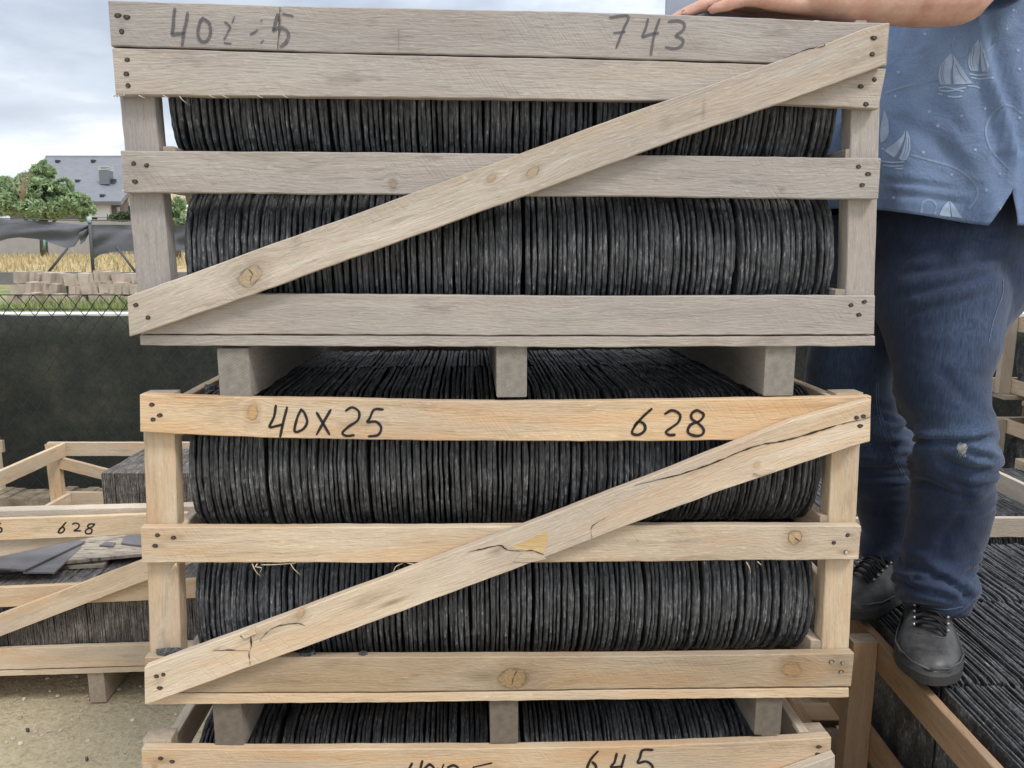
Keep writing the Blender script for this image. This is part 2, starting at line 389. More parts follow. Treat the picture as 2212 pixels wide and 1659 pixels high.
def nail(F, z0, u, v, c, parent, bright=False, r=.0032, hole=True):
    x, z = F.px(u, v, c); z -= z0; mb = MB(); n = 9
    e = random.uniform(1.0, 1.5)
    if hole:
        vs = [(x+math.cos(q*2*math.pi/n)*r*1.25*e*random.uniform(.85, 1.15), c-.0007, z+math.sin(q*2*math.pi/n)*r*1.15*random.uniform(.85, 1.15)) for q in range(n)]
        vs += [(a, c+.001, b) for a, _, b in vs]
        mb.add(vs, [tuple(range(n))]+[(q, q+n, (q+1) % n+n, (q+1) % n) for q in range(n)], None, 1)
    rr = r*.75 if not bright else r*.95
    ox, oz = random.uniform(-.0006, .0006), random.uniform(-.0006, .0006)
    vs = [(x+ox+math.cos(q*2*math.pi/n)*rr, c-.0016, z+oz+math.sin(q*2*math.pi/n)*rr) for q in range(n)]
    vs += [(a, c, b) for a, _, b in vs]
    mb.add(vs, [tuple(range(n))]+[(q, q+n, (q+1) % n+n, (q+1) % n) for q in range(n)], None, 0)
    return mb.build('nail', [NAILB if bright else NAILD, HOLE], parent)

# ------------------------------------------------------------------ slates
def slate_variant(k, h, depth, t, rounded=True, wv_=1.):
    """tile standing on its long edge: x thickness, y 0..depth (front at 0), z 0..h"""
    rnd = random.Random(100+k); pts = []
    if rounded:
        r = h/2; N = 38
        for i in range(N+1):
            a = math.pi/2+math.pi*i/N
            cx, sz = math.cos(a), math.sin(a)
            ca = -(abs(cx)**.9); sa = (1 if sz > 0 else -1)*abs(sz)**.95
            pts.append((r*.98+ca*r*.98, h/2+sa*r))
    else:
        N = 14
        pts = [(0.02, h), (0, h-.004)]+[(0, h-.004-(h-.008)*i/N) for i in range(1, N+1)]+[(.02, 0)]
    pts.append((depth, 0)); pts += [(depth, h*.5)]; pts.append((depth, h))
    for i in range(1, 8): pts.append((depth-(depth-pts[0][0])*i/8, h))
    n = len(pts); s1, s2, s3 = rnd.random()*50, rnd.random()*50, rnd.random()*50
    c = Vector((depth*.5, h*.5)); rings = [[], [], [], []]
    for i, (y, z) in enumerate(pts):
        p = Vector((y, z)); d = (c-p).normalized()
        if rounded and y < h*.49: d = (Vector((h/2, h/2))-p).normalized()
        chip = abs(noise.noise(Vector((y*70, z*70, s1))))*.0042+rnd.random()*.0016
        wav = noise.noise(Vector((y*6, z*6, s2)))*.0030+noise.noise(Vector((y*38, z*38, s3)))*.0014
        wav *= wv_; tt = t*(1+.45*noise.noise(Vector((y*20, z*20, s3+7))))
        inn = .0022+rnd.random()*.0012
        for j, (xx, ins) in enumerate(((-tt/2, chip+inn), (-tt/2+tt*.22, chip), (tt/2-tt*.3, chip+rnd.random()*.0005), (tt/2, chip+.0012+rnd.random()*.001))):
            q = p+d*ins; rings[j].append((xx+wav, q.x, q.y))
    vs = [p for rg in rings for p in rg]; fs = []
    for j in range(3):
        for i in range(n): fs.append((j*n+i, (j+1)*n+i, (j+1)*n+(i+1) % n, j*n+(i+1) % n))
    fs.append(tuple(range(n))); fs.append(tuple(3*n+i for i in range(n-1, -1, -1)))
    return vs, fs
def mesh_np(name, V, F4, mat):
    me = bpy.data.meshes.new(name); me.from_pydata(V, [], F4); me.materials.append(mat); me.update(); return me
SL = []
for k in range(14):
    t = [.0068, .0078, .0055, .0084, .0064, .0074, .0050, .0092, .0070, .0060, .0076, .0080, .0058, .0072][k]
    v, f = slate_variant(k, .262, .40, t); SL.append((v, f, t, mesh_np('slate_tile_shape', v, f, SLATE)))
ST_ = []
for k in range(14):
    t = SL[k][2]*.9; v, f = slate_variant(30+k, .262, .397, t, False, .30); ST_.append((v, f, t, None))
SQ = []
for k in range(5):
    v, f = slate_variant(60+k, .262, .40, .0075, False); SQ.append((v, f, .0075, None))
BULK = {'v': [], 'f': []}; BULKB = {'v': [], 'f': []}
def row_layout(x0, x1, seed, gap=(.0006, .0040)):
    rnd = random.Random(seed); x = x0; out = []
    while x < x1-.004:
        k = rnd.randrange(len(SL)); t = SL[k][2]
        x += t/2
        lean = .016*noise.noise(Vector((x*4, seed, 0)))+rnd.uniform(-.005, .005)
        yaw = .012*noise.noise(Vector((x*5, seed+5, 0)))+rnd.uniform(-.004, .004)
        out.append((x, k, lean, yaw, rnd.uniform(-.004, .004), rnd.uniform(-.0035, .0))); x += t/2+rnd.uniform(*gap)
        if rnd.random() < .04: x += .004
    return out
def slate_matrix(F, x, y, z, lean, yaw, dy, dz, flip=False):
    M = Matrix.Translation(F.w(x, y+dy, z+dz)) @ Matrix.Rotation(F.yaw+yaw, 4, 'Z') @ Matrix.Rotation(lean, 4, 'Y')
    if flip: M = M @ Matrix.Translation((0, .40, 0)) @ Matrix.Rotation(math.pi, 4, 'Z')
    return M
def slate_row_bulk(F, x0, x1, y, z, h, seed, flip=False, square=False, B=None, simple_=False):
    gp = (.0015, .0065) if simple_ else ((.0001, .0008) if square else (.0006, .0042))
    B = B if B is not None else BULK
    for (x, k, lean, yaw, dy, dz) in row_layout(x0, x1, seed, gp):
        if square: dy *= .3; dz *= .4; lean *= .3; yaw *= .2
        if simple_: dz = dz*3-.001; yaw *= .25; lean *= .5
        v, f = (SQ[k % 5] if square else (ST_[k] if simple_ else SL[k]))[:2]
        M = slate_matrix(F, x, y, z, lean, yaw, dy, dz, flip) @ Matrix.Diagonal((1, 1, h/.262, 1))
        A = np.array(M); P = np.array(v); P = P @ A[:3, :3].T + A[:3, 3]
        b = len(B['v']); B['v'].extend(map(tuple, P)); B['f'].extend([tuple(i+b for i in q) for q in f])
def bulk_one(F, sl, x, y, z, h, lean, yaw, dy, dz, B=BULK):
    A = np.array(slate_matrix(F, x, y, z, lean, yaw, dy, dz) @ Matrix.Diagonal((1, 1, h/.262, 1))); P = np.array(sl[0]) @ A[:3, :3].T + A[:3, 3]
    b = len(B['v']); B['v'].extend(map(tuple, P)); B['f'].extend([tuple(i+b for i in q) for q in sl[1]])
NSL = [0]
def slate_row_things(F, x0, x1, y, z, h, seed, label, group):
    for (x, k, lean, yaw, dy, dz) in row_layout(x0, x1, seed, (.0006, .0044)):
        if NSL[0] >= 300: bulk_one(F, SL[k], x, y, z, h, lean, yaw, dy, dz); continue
        o = bpy.data.objects.new('slate_tile', SL[k][3]); COL.objects.link(o)
        M = slate_matrix(F, x, y, z, lean, yaw, dy, dz) @ Matrix.Diagonal((1, 1, h/.262, 1)); o.matrix_world = M
        tag(o, label, 'slate tile', group); NSL[0] += 1

# ================================================================== THE STACK OF THREE CRATES
S = Frame(0, 1.33, R(3.0)); DEPTH = .85
def PX(lst, c, z0): return [(a, b-z0) for a, b in (S.px(u, v, c) for u, v in lst)]
def stack_crate(z0, label, spec):
    root = empty('slate_crate', S.w(0, 0, z0), S.yaw, label, 'crate', 'crates stacked in the middle')
    for b in spec['boards']:
        name, top, bot, c, th, mat = b[:6]
        if isinstance(mat, str): mat = W[mat]
        T, Bt = PX(top, c, z0), PX(bot, c, z0); ex = None
        if len(b) > 6 and b[6]:
            ex = []
            for pts, wpx in b[6]:
                q = catmull([Vector(p) for p in PX(pts, c, z0)], 8); q = [p+Vector((random.uniform(-1, 1), random.uniform(-1, 1)))*.0005 for p in q]; mm = MB(); ribbon(mm, q, wpx*.00072, c-.0009, 0, .0004, 1.6)
                ex += [([mm.v[i] for i in f], 2) for f in mm.f]
        o = board(name, T, Bt, c, th, mat, root, spec.get('end'), extra=ex)
        if len(b) > 7:
            for nn in b[7]: nail(S, z0, nn[0], nn[1], c, o, len(nn) > 2, *( [nn[3]] if len(nn) > 3 else []))
        if len(b) > 8:
            for strokes, wpx, inkm, mp_ in b[8]: writing(S, z0, strokes, c, wpx, inkm, o, mp_)
    pm = spec['post']
    xl = []; 
    for (le, re, zt, zb) in spec['posts']:
        L = PX(le, .0205, z0); Rr = PX(re, .0205, z0)
        vpost('post', [(interp([(z, x) for x, z in L], zb), zb), (interp([(z, x) for x, z in L], zt), zt)],
              [(interp([(z, x) for x, z in Rr], zb), zb), (interp([(z, x) for x, z in Rr], zt), zt)], .0205, .036, pm, root)
        xl.append((interp([(z, x) for x, z in L], zb), interp([(z, x) for x, z in Rr], zb)))
    (a0, a1), (b0, b1) = xl
    for (p0, p1) in xl: plank('post', p0, p1, DEPTH-.056, DEPTH-.0205, spec['posts'][0][3], spec['posts'][0][2]-.004, pm, root, axis='z')
    for (zl, zh) in spec['rails']:
        plank('side_rail', a1+.0015, a1+.0215, .022, DEPTH-.022, zl, zh, spec['side'], root, axis='y', jit=.003)
        plank('side_rail', b0-.0215, b0-.0015, .022, DEPTH-.022, zl, zh, spec['side'], root, axis='y', jit=.003)
        plank('back_rail', a0-.01, b1+.01, DEPTH-.019, DEPTH, zl, zh, spec['side'], root, jit=.003)
    fz = spec['floor']
    for k in range(6):
        y = .106+k*.135
        plank('floor_board', a0+.012, b1-.012, y, y+.10, fz-.0205, fz-.0005, spec['side'], root)
    for rn in spec['runners']:
        le, re, ztop = rn[0], rn[1], fz-.022
        c = rn[2]; L = S.px(*le, c); Rr = S.px(*re, c); x0, x1 = L[0], Rr[0]; zb = min(L[1], Rr[1])-z0
        M = Matrix(((0, -1, 0, 0), (1, 0, 0, 0), (0, 0, 1, 0), (0, 0, 0, 1)))
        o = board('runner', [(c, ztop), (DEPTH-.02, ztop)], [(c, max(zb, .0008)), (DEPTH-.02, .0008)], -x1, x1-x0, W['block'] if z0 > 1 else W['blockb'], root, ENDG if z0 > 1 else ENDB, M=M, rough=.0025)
    return root
def knotpos(top, bot, c, u, v, flip=False):
    """UV of pixel on a board"""
    T = PX(top, c, 0); Bt = PX(bot, c, 0); x, z = S.px(u, v, c)
    return (x-T[0][0], z-interp(Bt, x))
def custom(name, style, top, bot, c, knots=(), stains=(), **k):
    ks = []
    for (u, v, ru, rv) in knots:
        a, b = knotpos(top, bot, c, u, v); ks.append((a, b, ru*.00092, rv*.00092))
    ss = []
    for (u, v, ru, rv, st) in stains:
        a, b = knotpos(top, bot, c, u, v); ss.append((a, b, ru*.00082, rv*.00082, st))
    return wood(name, knots=ks, stains=ss, **{**style, **k})

# --- pixel outlines of the front boards (traced once, then built at their real depth)
A1t = [(233, 1), (700, 14), (1371, 28), (1921, 50)]; A1b = [(240, 99), (700, 112), (1371, 126), (1914, 144)]
A2t = [(242, 103), (700, 116), (1371, 130), (1915, 148)]; A2b = [(250, 204), (360, 206), (900, 211), (1450, 218), (1700, 225), (1898, 235)]
A3t = [(260, 325), (900, 330), (1500, 336), (1903, 342)]; A3b = [(268, 416), (1000, 421), (1500, 426), (1897, 430)]
A5t = [(290, 632), (600, 635), (1300, 640), (1891, 638)]; A5b = [(299, 721), (1100, 724), (1500, 724), (1889, 722)]
A6t = [(303, 723.5), (1100, 726.5), (1500, 726.5), (1889.5, 725)]; A6b = [(304, 746), (1200, 750), (1889.5, 747.5)]
Akt = [(276, 641), (382, 602), (823, 442), (1371, 240), (1522, 188), (1781, 95), (1868, 61), (1921, 49)]
Akb = [(281, 727), (486, 658), (823, 535), (1150, 417), (1535, 274), (1699, 218), (1913, 140)]
B1t = [(303, 853), (480, 858), (700, 862), (1074, 868), (1262, 867), (1647, 861), (1881, 856)]
B1b = [(304, 933), (384, 938), (602, 947), (939, 952), (1262, 953), (1617, 951), (1876, 947)]
B3t = [(305, 1140), (800, 1139), (1371, 1135.5), (1861, 1136)]; B3b = [(308, 1216), (1000, 1216), (1371, 1213), (1855, 1209)]
B5t = [(313, 1420), (823, 1420), (1371, 1418), (1845, 1411)]; B5b = [(316, 1497), (823, 1495), (1371, 1488), (1838, 1483)]
B6t = [(318, 1499), (823, 1497.5), (1371, 1490.5), (1834, 1485.5)]; B6b = [(318, 1523), (546, 1520), (823, 1518), (1371, 1511), (1834, 1507)]
Bkt = [(313, 1442), (542, 1358), (823, 1253), (1130, 1137), (1371, 1044), (1458, 1010), (1710, 909), (1881, 862)]
Bkb = [(314, 1523), (540, 1441), (638, 1406), (823, 1337), (1104, 1233), (1279, 1165), (1371, 1129), (1558, 1060), (1797, 979), (1879, 953)]
C1t = [(305, 1618), (549, 1620), (1160, 1616), (1426, 1611), (1684, 1600), (1796, 1593)]; C1b = [(309, 1703), (1160, 1701), (1793, 1684)]

m_A1 = custom('weathered_top_plank', GREY, A1t, A1b, 0, stains=[(264, 50, 12, 22, .25), (605, 60, 5, 60, .22), (860, 80, 30, 12, .2), (1500, 100, 60, 16, .15)], streak=.55)
m_A3 = custom('weathered_middle_plank', GREY, A3t, A3b, 0, knots=[(849, 398, 5, 7)], stains=[(300, 370, 45, 40, .2), (1688, 410, 14, 9, .5)], streak=.55, fine=1.5)
m_Ak = custom('pale_brace_board', PALE, Akt, Akb, -.0205, knots=[(541, 596, 20, 18), (1152, 371, 11, 8), (1062, 386, 7, 6)], stains=[(1520, 240, 6, 30, .45), (1440, 265, 20, 26, .3), (860, 475, 50, 7, .5), (1895, 100, 20, 26, .3), (640, 520, 14, 34, .2)])
m_B1 = custom('orange_top_board', ORNG, B1t, B1b, 0, knots=[(548, 893, 9, 14)], stains=[(505, 885, 22, 40, .18), (470, 905, 26, 18, .25)])
m_B3 = custom('middle_pine_board', WARM, B3t, B3b, 0, knots=[(1717, 1160, 15, 15)], stains=[(370, 1162, 40, 12, .4), (345, 1180, 24, 8, .4), (1825, 1192, 22, 9, .4), (1838, 1156, 18, 8, .4), (1725, 1178, 50, 20, .25)])
m_B5 = custom('lower_knotty_board', ORNG, B5t, B5b, 0, knots=[(1110, 1465, 29, 22), (1711, 1447, 21, 16)], stains=[(1040, 1460, 60, 26, .5), (1150, 1450, 60, 40, .2), (1810, 1440, 30, 26, .35), (600, 1470, 90, 14, .2)], base=(.385, .285, .18), light=(.47, .375, .265), dark=(.26, .18, .105))
m_Bk = custom('broken_brace_board', PALE, Bkt, Bkb, -.0205, knots=[(650, 1322, 7, 10), (1631, 1007, 5, 5)], stains=[(1075, 1190, 30, 16, .55), (560, 1370, 60, 12, .4), (850, 1300, 44, 8, .7), (800, 1290, 60, 20, .3), (470, 1400, 26, 10, .5), (420, 1395, 50, 20, .25), (640, 1330, 40, 22, .3), (1860, 905, 26, 10, .4), (345, 1465, 16, 22, .3)], base=(.55, .45, .335), light=(.64, .555, .45), dark=(.42, .32, .21))
m_C1 = custom('lowest_top_board', ORNG, C1t, C1b, 0, knots=[(336, 1656, 4, 3)], stains=[(350, 1641, 45, 16, .5), (1765, 1615, 30, 12, .45), (1300, 1625, 70, 14, .25)])

za = lambda u, v, c=0.: S.px(u, v, c)[1]
Z_A, Z_B, Z_C = 1.357, .678, .0
ID = lambda x, y: (x, y)
mA = lambda x, y: (329.2+x*.1488, 16.5+y*.1488)
mA2 = lambda x, y: (1371.5+x*.2728, y*.2728)
mB = lambda x, y: (384+x*.3968, 713.2+y*.3968)
mB2 = lambda x, y: (1261.8+x*.3224, 685.75+y*.3224)
mC = lambda x, y: (822.9+x*.2976, 1590.9+y*.2976)
wr40 = [[(330, 0), (312, 150), (305, 270), (285, 392)], [(275, 395), (370, 380), (478, 368)], [(516, 60), (500, 180), (465, 330), (430, 570)],
        [(750, 140), (700, 200), (670, 300), (665, 400), (700, 480), (760, 500), (820, 450), (845, 370), (840, 270), (810, 210), (755, 165)]]
wrx = [[(1045, 205), (1110, 255), (1130, 290), (1090, 370), (1040, 470)], [(1195, 125), (1160, 225)], [(1570, 200), (1600, 180)], [(1530, 320), (1480, 360), (1420, 392)], [(1040, 510), (1150, 525)], [(1570, 515), (1620, 470)]]
wr5 = [[(1890, 90), (2050, 125)], [(1825, 85), (1795, 200), (1755, 335)], [(1745, 345), (1830, 288), (1930, 318), (1980, 390), (1962, 470), (1920, 530), (1850, 570)]]
wr743 = [[(-203, 140), (-55, 128), (-90, 230), (-150, 385)], [(-170, 262), (-75, 252)], [(105, 145), (85, 225), (55, 295)], [(55, 298), (120, 272), (190, 262)], [(196, 145), (150, 290), (125, 440)],
         [(262, 172), (345, 165), (390, 190), (380, 240), (320, 282)], [(318, 283), (378, 315), (368, 362), (310, 385), (238, 372)]]
wrB = [[(535, 405), (525, 470), (500, 525), (535, 522), (575, 512)], [(597, 415), (575, 500), (557, 585)], [(672, 430), (650, 480), (637, 550), (680, 540), (705, 500), (690, 450), (668, 428)],
       [(755, 445), (790, 505), (828, 570)], [(835, 430), (800, 490), (755, 570)], [(912, 440), (950, 420), (987, 445), (980, 490), (930, 525), (897, 558), (920, 575), (964, 570)],
       [(1122, 432), (1070, 432), (1045, 480), (1033, 500), (1080, 498), (1108, 530), (1090, 570), (1035, 578)]]
wrB2 = [[(457, 608), (390, 668), (335, 735), (322, 775), (362, 786), (405, 757), (402, 715), (362, 698), (332, 735)], [(537, 648), (590, 622), (641, 650), (632, 700), (580, 740), (548, 767), (570, 787), (612, 785)],
        [(792, 640), (755, 622), (720, 645), (722, 680), (765, 710), (800, 750), (788, 785), (740, 792), (695, 768), (712, 720), (770, 695), (800, 660), (790, 632)]]
wrC = [[(1578, 102), (1520, 170), (1492, 250), (1510, 300), (1555, 280), (1560, 215), (1530, 180)], [(1712, 118), (1695, 185), (1670, 222), (1755, 214)], [(1772, 128), (1748, 215), (1735, 300)], [(1978, 96), (1900, 98), (1880, 150), (1865, 190), (1925, 180), (1970, 215), (1960, 270), (1900, 300)],
       ]
wrC2 = [[(228, 188), (205, 250), (270, 250)], [(302, 170), (285, 240), (270, 320)], [(355, 195), (315, 240), (320, 300), (370, 290), (385, 230), (350, 195)], [(410, 225), (440, 290), (470, 330)], [(457, 198), (400, 330)],
       [(480, 225), (530, 208), (560, 240), (500, 320), (570, 325)], [(668, 222), (808, 190)], [(670, 225), (650, 280), (710, 275), (730, 320), (660, 345)]]
zfa, zfb = .116, .125
crateA = stack_crate(Z_A, 'weathered grey wooden crate marked 743, topmost of the middle stack', {
 'post': W['grey'], 'side': W['grey'], 'floor': zfa, 'end': ENDG,
 'rails': [(za(260, 99)-Z_A-.0, za(260, 2)-Z_A-.004), (.355, .43), (.118, .19)],
 'posts': [([(258, 206), (269, 324), (281, 417), (298, 632)], [(329, 206), (338, 324), (350, 417), (368, 606)], za(260, 4)-Z_A, .117),
           ([(1836, 235), (1831, 338), (1829, 430), (1826, 636)], [(1901, 235), (1898, 338), (1893, 430), (1888, 636)], za(1880, 60)-Z_A-.008, .117)],
 'runners': [((476, 860), (543, 860), .012), ((1073, 868), (1138, 868), .012), ((1648, 860), (1712, 860), .012)],
 'boards': [
  ('rail', A1t, A1b, 0, .0195, m_A1, [([(605, 14), (603, 60), (600, 108)], 1.6), ([(608, 20), (606, 70)], 1.2), ([(862, 60), (861, 112)], 1.0)], [(255, 33), (274, 37), (263, 68)], [(wr40, 6.0, INKF, mA), (wrx, 4, INKF, mA), (wr5, 6.5, INKF, mA), (wr743, 5.2, INKG, mA2)]),
  ('rail', A2t, A2b, 0, .0195, 'grey', None, [(275, 129), (273, 160), (277, 185), (1889, 172), (1859, 187), (1870, 225)]),
  ('rail', A3t, A3b, 0, .0195, m_A3, None, [(289, 353), (317, 357), (292, 392), (1854, 360), (1875, 376), (1862, 400)]),
  ('rail', A5t, A5b, 0, .0195, 'grey', None, [(1838, 659), (1867, 652), (1855, 680)]),
  ('base_board', A6t, A6b, .002, .10, 'grey', None),
  ('brace', Akt, Akb, -.0205, .019, m_Ak, [([(537, 580), (545, 592), (541, 605), (546, 616)], 1.8), ([(1690, 128), (1740, 108), (1778, 100), (1779, 95)], 1.5)], [(294, 659), (320, 686), (1887, 82), (1884, 117)]),
 ]})
crateB = stack_crate(Z_B, 'orange pine crate marked 40X25 and 628, second from the top of the middle stack', {
 'post': W['warm'], 'side': W['warm'], 'floor': zfb,
 'rails': [(za(1000, 951)-Z_B, za(1000, 869)-Z_B-.002), (za(1000, 1213)-Z_B, za(1000, 1140)-Z_B), (.126, .195)],
 'posts': [([(310, 935), (317, 1132), (322, 1218), (325, 1406)], [(377, 937), (383, 1131), (387, 1218), (391, 1406)], za(340, 855)-Z_B, .126),
           ([(1799, 979), (1793, 1127), (1787, 1213), (1775, 1395)], [(1860, 960), (1852, 1129), (1845, 1213), (1834, 1395)], za(1850, 856)-Z_B+.002, .126)],
 'runners': [((466, 1621), (527, 1621), .012), ((1059, 1619), (1119, 1619), .012), ((1628, 1604), (1684, 1604), .012)],
 'boards': [
  ('rail', B1t, B1b, 0, .0195, m_B1, None, [(328, 874), (345, 897), (331, 906)], [(wrB, 5.4, INK, mB), (wrB2, 6.0, INK, mB2)]),
  ('rail', B3t, B3b, 0, .0195, m_B3, [([(1708, 1150), (1719, 1162), (1726, 1168)], 2.0), ([(1719, 1162), (1716, 1174)], 1.8)], [(340, 1156), (375, 1161), (335, 1179), (1831, 1156), (1801, 1172), (1827, 1192, 1)]),
  ('rail', B5t, B5b, 0, .0195, m_B5, [([(1117, 1448), (1109, 1464), (1106, 1480)], 2.4)], [(1796, 1429, 1), (1820, 1432, 1), (1817, 1451, 1)]),
  ('base_board', B6t, B6b, .002, .10, 'warm', None),
  ('brace', Bkt, Bkb, -.0205, .019, m_Bk, [([(1371, 1048), (1500, 1015), (1627, 965), (1684, 954), (1745, 938), (1808, 918), (1850, 909), (1880, 900)], 3.0),
     ([(1010, 1192), (1040, 1186), (1078, 1178), (1090, 1184), (1098, 1189)], 2.2), ([(1098, 1189), (1130, 1190), (1150, 1189), (1175, 1198)], 2.6), ([(1279, 1165), (1279, 1137), (1310, 1118)], 1.4),
     ([(541, 1371), (543, 1395), (538, 1412), (541, 1436)], 3.0), ([(548, 1358), (520, 1374), (538, 1372)], 1.6), ([(560, 1385), (590, 1356), (640, 1346), (660, 1352)], 1.8), ([(460, 1405), (500, 1404), (538, 1406)], 1.4)],
     [(338, 1461), (353, 1457), (345, 1486), (1850, 902), (1865, 899), (1858, 920)]),
 ]})
crateC = stack_crate(Z_C, 'orange pine crate marked 645, lowest of the middle stack', {
 'post': W['warm'], 'side': W['pale'], 'floor': .12,
 'rails': [(.606, .674), (.37, .435), (.121, .19)],
 'posts': [([(309, 1605), (318, 1900)], [(369, 1605), (374, 1900)], za(330, 1612), .121), ([(1726, 1590), (1718, 1900)], [(1788, 1590), (1778, 1900)], za(1760, 1600), .121)],
 'runners': [((470, 2230), (530, 2230), .012), ((1059, 2230), (1119, 2230), .012), ((1620, 2230), (1680, 2230), .012)],
 'boards': [
  ('rail', C1t, C1b, 0, .0195, m_C1, None, [(347, 1638), (372, 1645), (1769, 1613), (1766, 1629)], [(wrC, 6.0, INK, mC), (wrC2, 6.0, INK, mC)]),
  ('rail', [(322, 1920), (1780, 1905)], [(324, 2000), (1776, 1985)], 0, .0195, 'warm'),
  ('rail', [(330, 2160), (1768, 2145)], [(333, 2235), (1764, 2222)], 0, .0195, 'warm'),
  ('base_board', [(333, 2238), (1764, 2225)], [(334, 2262), (1762, 2249)], .002, .10, 'warm'),
  ('brace', [(325, 2180), (1803, 1632)], [(327, 2260), (1800, 1710)], -.0205, .019, 'pale'),
 ]})
# pale fresh-split wood patch and lifted splinter on the broken brace
def px_poly(name, F, z0, pts, c, th, mat, parent):
    P = [F.px(u, v, c) for u, v in pts]; mb = MB(); n = len(P)
    vs = [(x, c-th, z-z0) for x, z in P]+[(x, c+.001, z-z0) for x, z in P]
    mb.add(vs, [tuple(range(n-1, -1, -1))]+[(q, (q+1) % n, (q+1) % n+n, q+n) for q in range(n)], [(p[0], p[1]) for p in P]*2)
    return mb.build(name, mat, parent)
SPLIT = wood('fresh_split_wood', base=(.56, .40, .18), light=(.62, .47, .25), dark=(.42, .28, .11), grey=0)
braceB = [o for o in crateB.children if o.name.startswith('brace')][0]
px_poly('split_patch', S, Z_B, [(1098, 1183), (1140, 1166), (1181, 1147), (1183, 1160), (1180, 1178), (1172, 1195), (1147, 1190)], -.0205, .0008, SPLIT, braceB)
px_poly('splinter', S, Z_B, [(1110, 1212), (1128, 1194), (1160, 1197), (1180, 1206), (1150, 1213)], -.0205, .002, m_Bk, braceB)
px_poly('splinter', S, Z_B, [(522, 1371), (551, 1351), (553, 1368), (530, 1378)], -.0205, .003, m_Bk, braceB)
px_poly('splinter', S, Z_B, [(1628, 1021), (1650, 1012), (1675, 1010), (1662, 1020), (1640, 1025)], -.0205, .004, W['pale'], braceB)
# fuzzy straw-like splinters under the sawn edges
FUZZ = simple('loose_wood_fibre', (.55, .43, .28), .8)
def fuzz(parent, z0, strands, c, mat):
    mb = MB()
    for st in strands:
        q = catmull([Vector(p) for p in PX(st, c, z0)], 4)
        mb.tube([(p.x, c-.003*math.sin(i*.4), p.y) for i, p in enumerate(q)], [.0011*(1-i/len(q)*.7) for i in range(len(q))], 4)
    mb.build('loose_fibres', mat, parent)
railB3 = [o for o in crateB.children if o.name.startswith('rail')][1]
fuzz(railB3, Z_B, [[(565, 1220), (600, 1218), (640, 1216)], [(545, 1218), (553, 1232), (562, 1244)], [(552, 1224), (566, 1226), (560, 1238)], [(628, 1218), (636, 1228), (648, 1241)], [(556, 1218), (548, 1228)],
     [(380, 1217), (374, 1228), (371, 1241)], [(380, 1217), (381, 1230)], [(850, 1234), (856, 1222), (870, 1217)], [(780, 1217), (787, 1228), (790, 1240)][:0] or [(895, 1219), (880, 1216)], [(1612, 1214), (1618, 1226), (1621, 1240)], [(1636, 1213), (1644, 1220)]], -.001, FUZZ)
railA2 = [o for o in crateA.children if o.name.startswith('rail')][1]
fuzz(railA2, Z_A, [[(252+i*6, 204), (250+i*6-4, 208+random.random()*3)] for i in range(4)]+[[(x, 206), (x+8, 210), (x+14, 212)] for x in (300, 352, 452, 480, 555, 610)]+[[(388, 208), (395, 216), (403, 223)]], -.001, simple('grey_fibre', (.42, .39, .36), .8))

# --- slates inside the stack
def xpx(u, v, c): return S.px(u, v, c)[0]
YF = .030
HA, HB = .262, .2745
slate_row_things(S, xpx(385, 480, YF)+.004, xpx(1804, 480, YF), YF, Z_A+zfa+.001, HA, 11, 'dark rounded slate tile on edge in the lower row of the topmost grey crate', 'slates in the lower row of the top crate')
slate_row_things(S, xpx(410, 1285, YF)+.004, xpx(1760, 1285, YF), YF, Z_B+zfb+.001, HB, 13, 'dark rounded slate tile on edge in the lower row of the crate marked 40X25', 'slates in the lower row of the middle crate')
slate_row_things(S, xpx(397, 960, YF)+.004, xpx(1776, 1000, YF), YF, Z_B+zfb+HB+.003, HB, 12, 'dark rounded slate tile on edge in the upper row of the crate marked 40X25', 'slates in the upper row of the middle crate')
slate_row_bulk(S, xpx(357, 200, YF)+.004, xpx(1812, 235, YF), YF, Z_A+zfa+HA+.003, HA, 14)
slate_row_bulk(S, xpx(400, 1640, YF)+.004, xpx(1655, 1640, YF), YF, .12+.2745+.003, .2745, 15)
slate_row_bulk(S, xpx(410, 960, YF), xpx(1755, 960, YF), YF+.402, Z_B+zfb+HB+.003, HB, 16, True)
slate_row_bulk(S, xpx(410, 480, YF)+.02, xpx(1780, 480, YF), YF+.402, Z_A+zfa+.001, HA, 17, True)
slate_row_bulk(S, xpx(400, 235, YF), xpx(1780, 235, YF), YF+.402, Z_A+zfa+HA+.003, HA, 18, True)
slate_row_bulk(S, xpx(420, 1285, YF), xpx(1740, 1285, YF), YF+.402, Z_B+zfb+.001, HB, 19, True)
slate_row_bulk(S, xpx(410, 1640, YF), xpx(1640, 1640, YF), YF+.402, .12+.2745+.003, .2745, 20, True)
slate_row_bulk(S, xpx(410, 1640, YF), xpx(1640, 1640, YF), YF, .121, .2745, 21)
# chips of slate on the ledges
def chip(u, v, w, h, label, c=.01, z0=.0):
    x, z = S.px(u, v, c); mb = MB(); n = 7
    pr = [(x+math.cos(q*2*math.pi/n)*w/2*random.uniform(.7, 1.1), c+math.sin(q*2*math.pi/n)*h*random.uniform(.7, 1.1)) for q in range(n)]
    vs = [tuple(S.w(a, b, z-.002)) for a, b in pr]+[tuple(S.w(a, b, z+.004+random.uniform(0, .003))) for a, b in pr]
    mb.add(vs, [tuple(range(n-1, -1, -1)), tuple(range(n, 2*n))]+[(q, (q+1) % n, (q+1) % n+n, q+n) for q in range(n)])
    tag(mb.build('slate_chip', SLATE), label, 'slate chip', 'slate chips on the ledges')
chip(366, 1410, .055, .010, 'flat dark slate chip lying at the foot of the left post of the 628 crate')
chip(664, 1413, .03, .008, 'small dark slate chip on the lower ledge just left of the middle')
